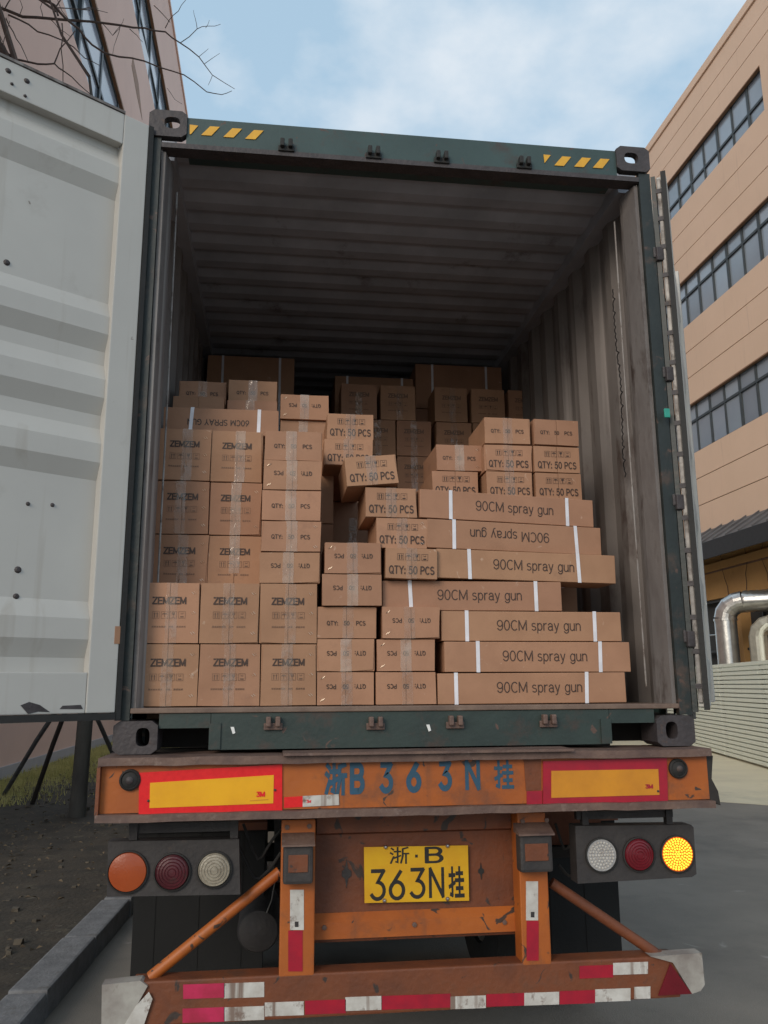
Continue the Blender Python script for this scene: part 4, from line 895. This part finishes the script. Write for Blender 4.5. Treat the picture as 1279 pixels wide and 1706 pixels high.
# ================================================================== THE CARTONS
FZ = Z0+.180
ICON = {}
def icons(kind):
    if kind in ICON: return ICON[kind]
    m = MB(); t = .0022
    def rect(x0, x1, z0, z1): m.add([(x0, 0, z0), (x1, 0, z0), (x1, 0, z1), (x0, 0, z1)], [(0, 1, 2, 3)])
    def poly(p): m.add([(a, 0, b) for a, b in p], [tuple(range(len(p)))])
    s = .0145; pitch = .036
    for i in range(4):
        cx = (i-1.5)*pitch
        if kind == 'bold' or True:
            rect(cx-s, cx+s, s-t*.5, s+t*.1); rect(cx-s, cx+s, -s-t*.1, -s+t*.5); rect(cx-s, cx-s+t*.6, -s, s); rect(cx+s-t*.6, cx+s, -s, s)
        if i == 0:
            for d in (-.0055, .0055): rect(cx+d-.0018, cx+d+.0018, -.011, .005); poly([(cx+d-.0045, .004), (cx+d+.0045, .004), (cx+d, .0115)])
        if i == 1: poly([(cx-.011, .001), (cx-.008, .007), (cx, .010), (cx+.008, .007), (cx+.011, .001), (cx+.004, .003), (cx, .001), (cx-.004, .003)]); rect(cx-.0009, cx+.0009, -.010, .002)
        if i == 2: poly([(cx-.007, .011), (cx+.007, .011), (cx+.006, .002), (cx+.001, -.002), (cx-.001, -.002), (cx-.006, .002)]); rect(cx-.0012, cx+.0012, -.009, -.002); rect(cx-.005, cx+.005, -.0105, -.009)
        if i == 3: rect(cx-.007, cx+.007, -.0105, -.005); rect(cx-.005, cx+.005, .0035, .0055); rect(cx-.005, cx-.0035, .0055, .010); rect(cx+.0035, cx+.005, .0055, .010)
    ICON[kind] = m.mesh('handling_symbols', {'bold': 'ink', 'faint': 'ink_faint'}[kind]); return ICON[kind]
def strokes():                                                    # a line of print too smudged to read
    if 'st' in ICON: return ICON['st']
    m = MB(); r_ = random.Random(5); x = -.072
    for grp in (6, 0, 2, 0, 4):
        if grp == 0: x += .012; continue
        for i in range(grp):
            for k in range(2): m.add([(x+k*.0045, 0, -.0045), (x+.0022+k*.0045, 0, -.0045), (x+.0022+k*.0045, 0, r_.choice((.003, .0045))), (x+k*.0045, 0, .003)], [(0, 1, 2, 3)])
            m.add([(x, 0, -.001), (x+.006, 0, -.001), (x+.006, 0, .0008), (x, 0, .0008)], [(0, 1, 2, 3)]); x += .0098
    ICON['st'] = m.mesh('smudged_print', 'ink_faint'); return ICON['st']
STP = {}
def staples(key):
    if key in STP: return STP[key]
    m = MB(); w, h, sd, n, sl_dir = key; r_ = random.Random(str(key))
    for k in range(n):
        z = h*(.17+.66*k/max(1, n-1)); x = sd*(w/2-.024)
        for d in (-.0042, .0042):
            a = Vector((x+d-.0045, 0, z+.0045*sl_dir+d*.4)); b = Vector((x+d+.0045, 0, z-.0045*sl_dir+d*.4))
            m.tube([a+Vector((0, -.001, 0)), b+Vector((0, -.0016, 0))], .0010, 5)
    STP[key] = m.mesh('staples', 'brass'); return STP[key]
NB = [0]
def part(o, name, me, x, y, z, flip=False):
    c = link(name, me, o, world=False); c.location = (x, y, z)
    if flip: c.rotation_euler = (0, math.pi, 0)
    return c
def carton(typ, X, Y, Zb, w, h, d, label, group=None, tape=None, flip=False, yaw=0, roll=0, side=1, stapl=0, straps=(), txt=True):
    NB[0] += 1; r_ = random.Random(NB[0]*13)
    def j(a): return r_.uniform(-a, a)
    m = MB(); g_ = .0022
    flaps = typ in ('A', 'B', 'Q', 'F')
    m.box(-w/2, w/2, .0045 if flaps else 0, d, .0015, h-.0015, c=.003)
    if flaps:                                                     # two end flaps that meet under the tape
        for s in (-1, 1):
            xa, xb = sorted((s*.0013, s*(w/2-.0005)))
            p = [[xa, .002+j(.0015)], [xb, .002+j(.0015)], [xb, h-.002+j(.0015)], [xa, h-.002+j(.0015)]]
            for q in p:
                if abs(q[0]) > .01: q[0] += j(.003)
            if r_.random() < .3:
                q = p[r_.choice((1, 2) if s > 0 else (0, 3))]; q[0] -= s*r_.uniform(.004, .010); q[1] += (1 if q[1] < h/2 else -1)*r_.uniform(.002, .007)
            m.prism([tuple(q) for q in p], 'y', -.0001+r_.uniform(0, .0012), .004)
    me = m.mesh('cardboard_box', 'kraft')
    o = bpy.data.objects.new('cardboard_box', me); COL.objects.link(o); o.location = (X, Y, Zb); o.rotation_euler = (0, roll+(j(.003) if typ != 'K' else 0), yaw+(j(.012) if typ in 'ABQ' else 0))
    tag(o, label, 'box', group)
    pf = -.0009
    if typ in ('A', 'F'):
        part(o, 'lettering', text_mesh('ZEMZEM', .027*min(1, w/.25), 'ink' if typ == 'A' else 'ink_faint', .235), j(.004), pf, h*.70, flip)
        part(o, 'handling_symbols', icons('faint'), j(.003), pf, h*.465, flip)
        part(o, 'smudged_print', strokes(), j(.004), pf, h*.275, flip)
    if typ == 'B' and txt:
        k = -1 if flip else 1
        for s, x in (('QTY:', -.062), ('50', 0), ('PCS', .062)):
            part(o, 'lettering', text_mesh(s, .0172, 'ink', .19), k*x, pf, h*(.52-.04*k), flip)
    if typ == 'Q':
        part(o, 'handling_symbols', icons('bold'), .004, pf, h*.70)
        part(o, 'lettering', text_mesh('QTY: 50 PCS', .032, 'ink', .19, .82), 0, pf, h*.28)
    if typ == 'D': part(o, 'lettering', text_mesh('90CM spray gun', .043, 'ink', .11, 1.0, False, .20), .03*(-1 if flip else 1), pf, h*.53, flip)
    if typ == 'L': part(o, 'lettering', text_mesh('60CM SPRAY GUN', .0275, 'ink', .17, .98), -.014, pf, h*.46, flip)
    if tape:
        t = MB(); tw = .024; n = 9; x0 = tape[1] if len(tape) > 1 else 0
        zl, zh = (tape[2], tape[3]) if len(tape) > 2 else (0, 1)
        vs = []
        for i in range(n):
            z = h*(zl+(zh-zl)*i/(n-1))
            z = min(max(z, .001), h-.001)
            for q in (-1, 0, 1): vs.append((x0+q*tw+j(.0008), -.0016-(r_.uniform(0, .0012) if q == 0 else 0), z))
        t.add(vs, [(i*3+k, i*3+k+1, i*3+k+4, i*3+k+3) for i in range(n-1) for k in range(2)])
        c = link('packing_tape', t.mesh('packing_tape', tape[0]), o, world=False)
    if stapl: part(o, 'staples', staples((w, h, side, stapl, 1 if side > 0 else -1)), 0, -.0005, 0)
    for xs, tilt in straps:
        s = MB(); a = .0085; zt_ = h+.0015
        for (p, q) in (((-.0018, -.0005), None),):
            s.add([(xs-a-tilt, -.0018, 0), (xs+a-tilt, -.0018, 0), (xs+a+tilt, -.0018, zt_), (xs-a+tilt, -.0018, zt_)], [(0, 1, 2, 3)])
        s.add([(xs-a+tilt, -.0018, zt_), (xs+a+tilt, -.0018, zt_), (xs+a+tilt, d+.0018, zt_), (xs-a+tilt, d+.0018, zt_)], [(0, 1, 2, 3)])
        s.add([(xs-a-tilt, d+.0018, 0), (xs+a-tilt, d+.0018, 0), (xs+a+tilt, d+.0018, zt_), (xs-a+tilt, d+.0018, zt_)], [(0, 1, 2, 3)])
        link('strap', s.mesh('strap', 'strap_white'), o, world=False)
    return o
def cpx(typ, x0, x1, ym, Y, Zb, h, d, label, **k):                 # x extent read from the photograph at depth Y
    a = py(x0, ym, Y).x; b = py(x1, ym, Y).x
    return carton(typ, (a+b)/2, Y, Zb, b-a, h, d, label, **k)
T, TC = 'tape', 'tape_clear'
GZ = 'square cartons printed ZEMZEM'; GB = 'flat cartons with quantity print and tape'; GQ = 'small cartons marked QTY 50 PCS with symbols'; GD = 'long strapped spray gun cartons'
AH = .2595
rows = (('lowest', (226.5, 329), (331, 432), (434, 527), 1125), ('second', (232.5, 331.5), (333, 431), (432.5, 527), 1021))
for r_i, (nm, a, b, c_, ym) in enumerate(rows):
    for (xx, col) in ((a, 'stack by the white door'), (b, 'second stack from the white door'), (c_, 'third stack from the white door')):
        pos = 'lowest carton of the' if r_i == 0 else 'carton second from the floor in the'
        cpx('A', *xx, ym, .10, FZ+AH*r_i, AH-.001, .26, 'square ZEMZEM %s %s' % (pos, col), group=GZ, tape=(TC, rnd.uniform(-.01, .01)), stapl=3, side=1)
A2 = FZ+2*AH
for r_i, (a, b, ym, nm) in enumerate((((251, 346), (346.5, 434), 930, 'third'), ((258, 348), (349, 435), 845, 'fourth'), ((264.5, 350), (352, 437), 760, 'fifth'))):
    for xx, col, k in ((a, 'stack by the white door', 0), (b, 'second stack from the white door', 1)):
        cpx('A', *xx, ym, .36+.01*k, A2+.256*r_i, .2545, .26, 'square ZEMZEM carton %s from the floor, %s' % (nm, col) if r_i < 2 else 'top square ZEMZEM carton under the 60CM box, %s' % col, group=GZ,
            tape=((T if k else TC), rnd.uniform(-.01, .015)) if not (k == 1 and r_i == 0) else (T, 0, .3, 1), stapl=3 if k == 0 else (2 if r_i == 1 else 0), side=1)
# third stack: flat cartons over the ZEMZEM pair
BH = .1385
for k, (xx, ym, fl, sd) in enumerate((((432, 533), 950, True, 0), ((435, 534), 900, False, 1), ((436, 533.5), 846, False, 0), ((439, 535), 794, True, -1), ((441, 536), 745, False, 0))):
    cpx('B', *xx, ym, .10+rnd.uniform(-.006, .006), A2+BH*k, BH-.001, .36, ('flat taped QTY carton resting directly on the third ZEMZEM stack', 'flat taped QTY carton second above the third ZEMZEM stack', 'middle flat QTY carton of the five above the third ZEMZEM stack', 'flat carton with inverted QTY print below the topmost of its stack', 'topmost flat QTY carton of the five above the third ZEMZEM stack')[k],
        group=GB, tape=(T, rnd.uniform(-.012, .004)), flip=fl, stapl=2 if sd else 0, side=sd or 1)
# the two stacks of flat cartons in the middle
B0 = .1405
for xx, ym, lvl, Y, fl, st_, lab in (((528, 623), 1142, 0, .10, True, 2, 'lowest flat QTY carton right beside the ZEMZEM stacks'), ((528, 624), 1089, 1, .10, True, 0, 'flat QTY carton second from the floor beside the ZEMZEM stacks'),
        ((528, 626), 1035, 2, .105, False, 0, 'flat upright printed QTY carton third from the floor beside the ZEMZEM stacks'), ((537, 635), 978, 3, .085, True, 0, 'flat inverted QTY carton fourth from the floor beside the ZEMZEM stacks'),
        ((541, 635), 923, 4, .085, True, 2, 'topmost flat inverted QTY carton below the dark gap in the load'),
        ((626, 726), 1142, 0, .10, True, 0, 'lowest flat QTY carton touching the lowest spray gun box'), ((628, 724), 1087, 1, .10, True, 2, 'middle flat QTY carton with a dark gap beside the spray gun boxes'), ((637, 732), 1033, 2, .09, True, 2, 'top flat inverted QTY carton under the long box with a shadowed end')):
    cpx('B', *xx, ym, Y, FZ+B0*lvl, B0-.001, .36, lab, group=GB, tape=(T if fl and lvl in (1, 3) else TC, rnd.uniform(-.008, .008)), flip=fl, stapl=st_, side=-1)
# long spray gun cartons
DH = .1352
labs = ['lowest long 90CM spray gun carton on the container floor', '90CM spray gun carton second from the floor, sticking out toward the wall', '90CM spray gun carton third from the floor beside a QTY carton', 'shortest looking 90CM spray gun carton pushed left over a gap', '90CM spray gun carton overhanging the gap by the container wall', 'long spray gun carton with its print upside down', 'topmost long 90CM spray gun carton under the small QTY boxes']
dd = [((729, 1042), 1143, .10, 0, 0, ((-.345, 0), (.245, .003))), ((740, 1049), 1090, .10, 0, 0, ((-.275, 0), (.285, .002))), ((735, 1034), 1040, .11, 0, 0, ((-.30, 0), (.29, .001))), ((637, 935), 991, .12, 0, 0, ((-.285, -.003), (.29, 0))),
      ((727, 1024), 943, .10, R(3), R(.9), ((-.275, -.002), (.245, -.003))), ((711, 1000), 893, .10, R(6), R(.8), ((-.30, 0), (.30, -.003))), ((699, 987), 843, .10, R(7), R(.8), ((-.285, 0), (.295, 0)))]
for k, (xx, ym, Y, yw, rl, st_) in enumerate(dd):
    a = py(xx[0], ym, Y).x; L_ = py(xx[1], ym, Y+math.sin(yw)*.85).x-a
    o = carton('D', a+L_/2, Y+math.sin(yw)*L_/2, FZ+DH*k+(.002*(k-3) if k > 3 else 0), L_/math.cos(yw), DH-.001, .20, labs[k], group=GD, flip=(k == 5), yaw=yw, roll=rl, straps=st_)
DT = FZ+DH*7
# small QTY: 50 PCS cartons climbing on the left of the long ones
D4 = FZ+DH*4; QH = .1395
for xx, ym, z, Y, rl, lab, st_ in (((642, 728), 938, D4, .075, R(1.3), 'QTY 50 PCS carton leaning out over the shadowed long box', 0), ((627, 711), 884, D4+QH, .10, R(.4), 'QTY 50 PCS carton with bright staples beside the upside down print', 2),
        ((609, 694), 834, D4+2*QH, .10, 0, 'QTY 50 PCS carton directly under the tilted one', 0), ((578, 664), 786, D4+3*QH+.006, .09, R(-5.5), 'QTY 50 PCS carton tipped over the edge of its stack', 0)):
    cpx('Q', *xx, ym, Y, z, QH-.001, .34, lab, group=GQ, tape=(TC, 0) if st_ == 0 else (TC, 0), roll=rl, stapl=st_, side=1)
S4 = FZ+1.137
for xx, ym, k, lab in (((540, 620), 753, 0, 'QTY 50 PCS carton overhanging the dark gap in the load'), ((545, 622), 711, 1, 'QTY 50 PCS carton topped with crinkled tape above the dark gap')):
    cpx('Q', *xx, ym, .40+.02*k, S4+.136*k, .1345, 1.05, lab, group=GQ, tape=(TC, .0))
# boxes on top of the left stacks
A5 = A2+.256*3
cpx('L', 272, 464, 700, .45, A5, .135, .15, 'long 60CM SPRAY GUN carton with upside down print', group=GD, flip=True, straps=((-.145, .004), (.182, .001)))
L6 = A5+.136
for xx, ym, Y, k, lab, fl, tp_ in (((288, 373), 675, .68, 0, 'flat carton behind the 60CM box by the container wall', False, None), ((378, 461), 679, .71, 0, 'flat taped carton behind the 60CM box, lower of its pair', False, (T, -.01)),
        ((298, 377), 650, .83, 1, 'topmost flat QTY carton against the wall above the 60CM box', False, (T, .0)), ((381, 461), 653, .79, 1, 'topmost flat QTY carton with broad tape above the 60CM box', False, (T, 0))):
    cpx('B', *xx, ym, Y, L6+.1405*k, .139, .40, lab, group=GB, tape=tp_, flip=fl, txt=(k == 1))
U0 = FZ+1.33
cpx('B', 467, 546, 712, .74, U0, .138, .4, 'plain front flat carton under an inverted QTY carton behind the stacks', group=GB, tape=(T, -.005), txt=False, stapl=0)
cpx('B', 467, 547, 678, .72, U0+.139, .138, .4, 'inverted QTY carton standing alone above the five flat cartons', group=GB, tape=(T, 0), flip=True, stapl=2, side=-1)
# right-hand group behind the long cartons
R0 = FZ+.985
for typ, xx, ym, Y, k, lab, tp_ in (('Q', (720, 796), 800, .45, .1, 'QTY 50 PCS carton half hidden behind the topmost long box, next to the gap', None), ('Q', (811, 887), 805, .38, 0, 'QTY 50 PCS carton with torn shiny tape over the topmost long box', (TC, -.0)), ('Q', (892, 968), 807, .38, 0, 'QTY 50 PCS carton low by the container wall beyond the long boxes', None),
        ('B', (727, 803), 758, .45, 1.1, 'flat QTY carton with two staples atop the half hidden one', (T, .0)), ('Q', (807, 886), 760, .38, 1, 'QTY 50 PCS carton in the middle of the three high stack', (TC, 0)), ('Q', (889, 965), 762, .38, 1, 'QTY 50 PCS carton in the middle of the stack at the wall', None),
        ('B', (807, 883), 715, .38, 2, 'flat QTY carton crowning the three high stack', (TC, 0)), ('B', (889, 964), 717, .38, 2, 'flat carton crowning the stack at the wall', None)):
    cpx(typ, *xx, ym, Y, R0+.1385*k+(0 if k < 2 else .004), .137, .36, lab, group=GQ if typ == 'Q' else GB, tape=tp_, stapl=2 if (typ == 'B' and xx[0] == 727) else 0, side=1, yaw=R(2.0) if xx[0] > 880 else 0)
# dim stacks farther in
FY = 2.12; FB = FZ+1.945
flab = ['tall dim ZEMZEM carton with two scraps of white tape', 'dim ZEMZEM carton with shiny tape at its foot', 'dim ZEMZEM carton half in shadow beside a white strap', 'dim ZEMZEM carton standing second from the far wall corner', 'darkest ZEMZEM carton closest to the ribbed wall']
for k, xx in enumerate(((568, 627), (634, 692), (724, 778), (785, 840), (847, 900))):
    cpx('F', *xx, 670, FY, FB, .262, .27, flab[k], group=GZ, tape=((T, .0, .1, .75) if k == 0 else (TC, .01)) if k < 3 else None)
for k, (xx, ym, lv_, lab) in enumerate((((600, 659), 730, 1, 'dim ZEMZEM carton half covered by the QTY pair'), ((661, 718), 735, 1, 'dim ZEMZEM carton with crinkled tape above the tilted box'), ((662, 718), 790, 2, 'dim ZEMZEM carton seen in the gap behind the tilted box'), ((600, 656), 790, 2, 'dim ZEMZEM carton low in the gap behind the tilted box'), ((727, 785), 725, 1, 'dim ZEMZEM carton above the flat carton with staples'), ((788, 845), 725, 1, 'dim ZEMZEM carton hidden behind the crowning flat carton'), ((850, 905), 725, 1, 'dim ZEMZEM carton hidden by the stack at the wall'))):
    cpx('F', *xx, ym, FY, FB-.2635*lv_, .262, .27, lab, group=GZ, tape=(TC, 0))
KH = .36
for x0, x1, n, Y, lab in ((345, 490, 7, 2.46, 'large strapped carton in the deep stack by the container wall'), (692, 835, 7, 2.46, 'large strapped carton in the deep stack behind the dim cartons'), (558, 688, 6.72, 2.52, 'large dark strapped carton low between the two deep stacks')):
    a = py(x0, 620, Y).x; b = py(x1, 620, Y).x
    for k in range(7):
        hh = KH*n/7
        carton('K', (a+b)/2, Y+.006*(k % 2), FZ+hh*k, b-a, hh-.001, .5, ('lowest ', 'second ', 'third ', 'fourth ', 'fifth ', 'sixth ', 'topmost ')[k]+lab, group='large strapped cartons deep in the container', straps=((-.21, 0), (.215, 0)))
# cartons buried behind the front rows, which carry the ones above
def bury(x0, x1, Y, d, ztop, n, lab, tp_=None):
    h = (ztop-FZ)/n
    for k in range(n): carton('K', (x0+x1)/2, Y, FZ+h*k, x1-x0, h-.001, d, ('lowest ', 'second ', 'third ', 'fourth ')[k]+lab, group='plain cartons buried in the load', tape=tp_)
bury(-1.13, -.60, .37, .26, A2, 2, 'plain carton buried behind the lowest ZEMZEM rows')
bury(-1.13, -.62, .64, .62, L6, 3, 'plain carton buried under the flat cartons by the wall')
bury(-.60, -.31, .62, .62, U0, 3, 'plain carton buried behind the five flat cartons')
bury(-.29, .10, 1.22, .45, S4, 3, 'dark plain carton with a tape patch inside the gap in the load', (T, -.06, .35, .75))
bury(.14, .93, .55, .45, R0, 3, 'plain carton buried behind the long spray gun boxes')
a = py(596, 700, FY).x; b = py(908, 700, FY).x
bury(a, b, FY, .27, FB-.2635*2, 4, 'plain carton buried under the dim ZEMZEM cartons')
carton('K', (py(568, 670, FY).x+a)/2-.02, FY, FZ, a-py(568, 670, FY).x+.10-.06, FB-FZ, .27, 'tall plain carton buried under the dim carton with tape scraps')
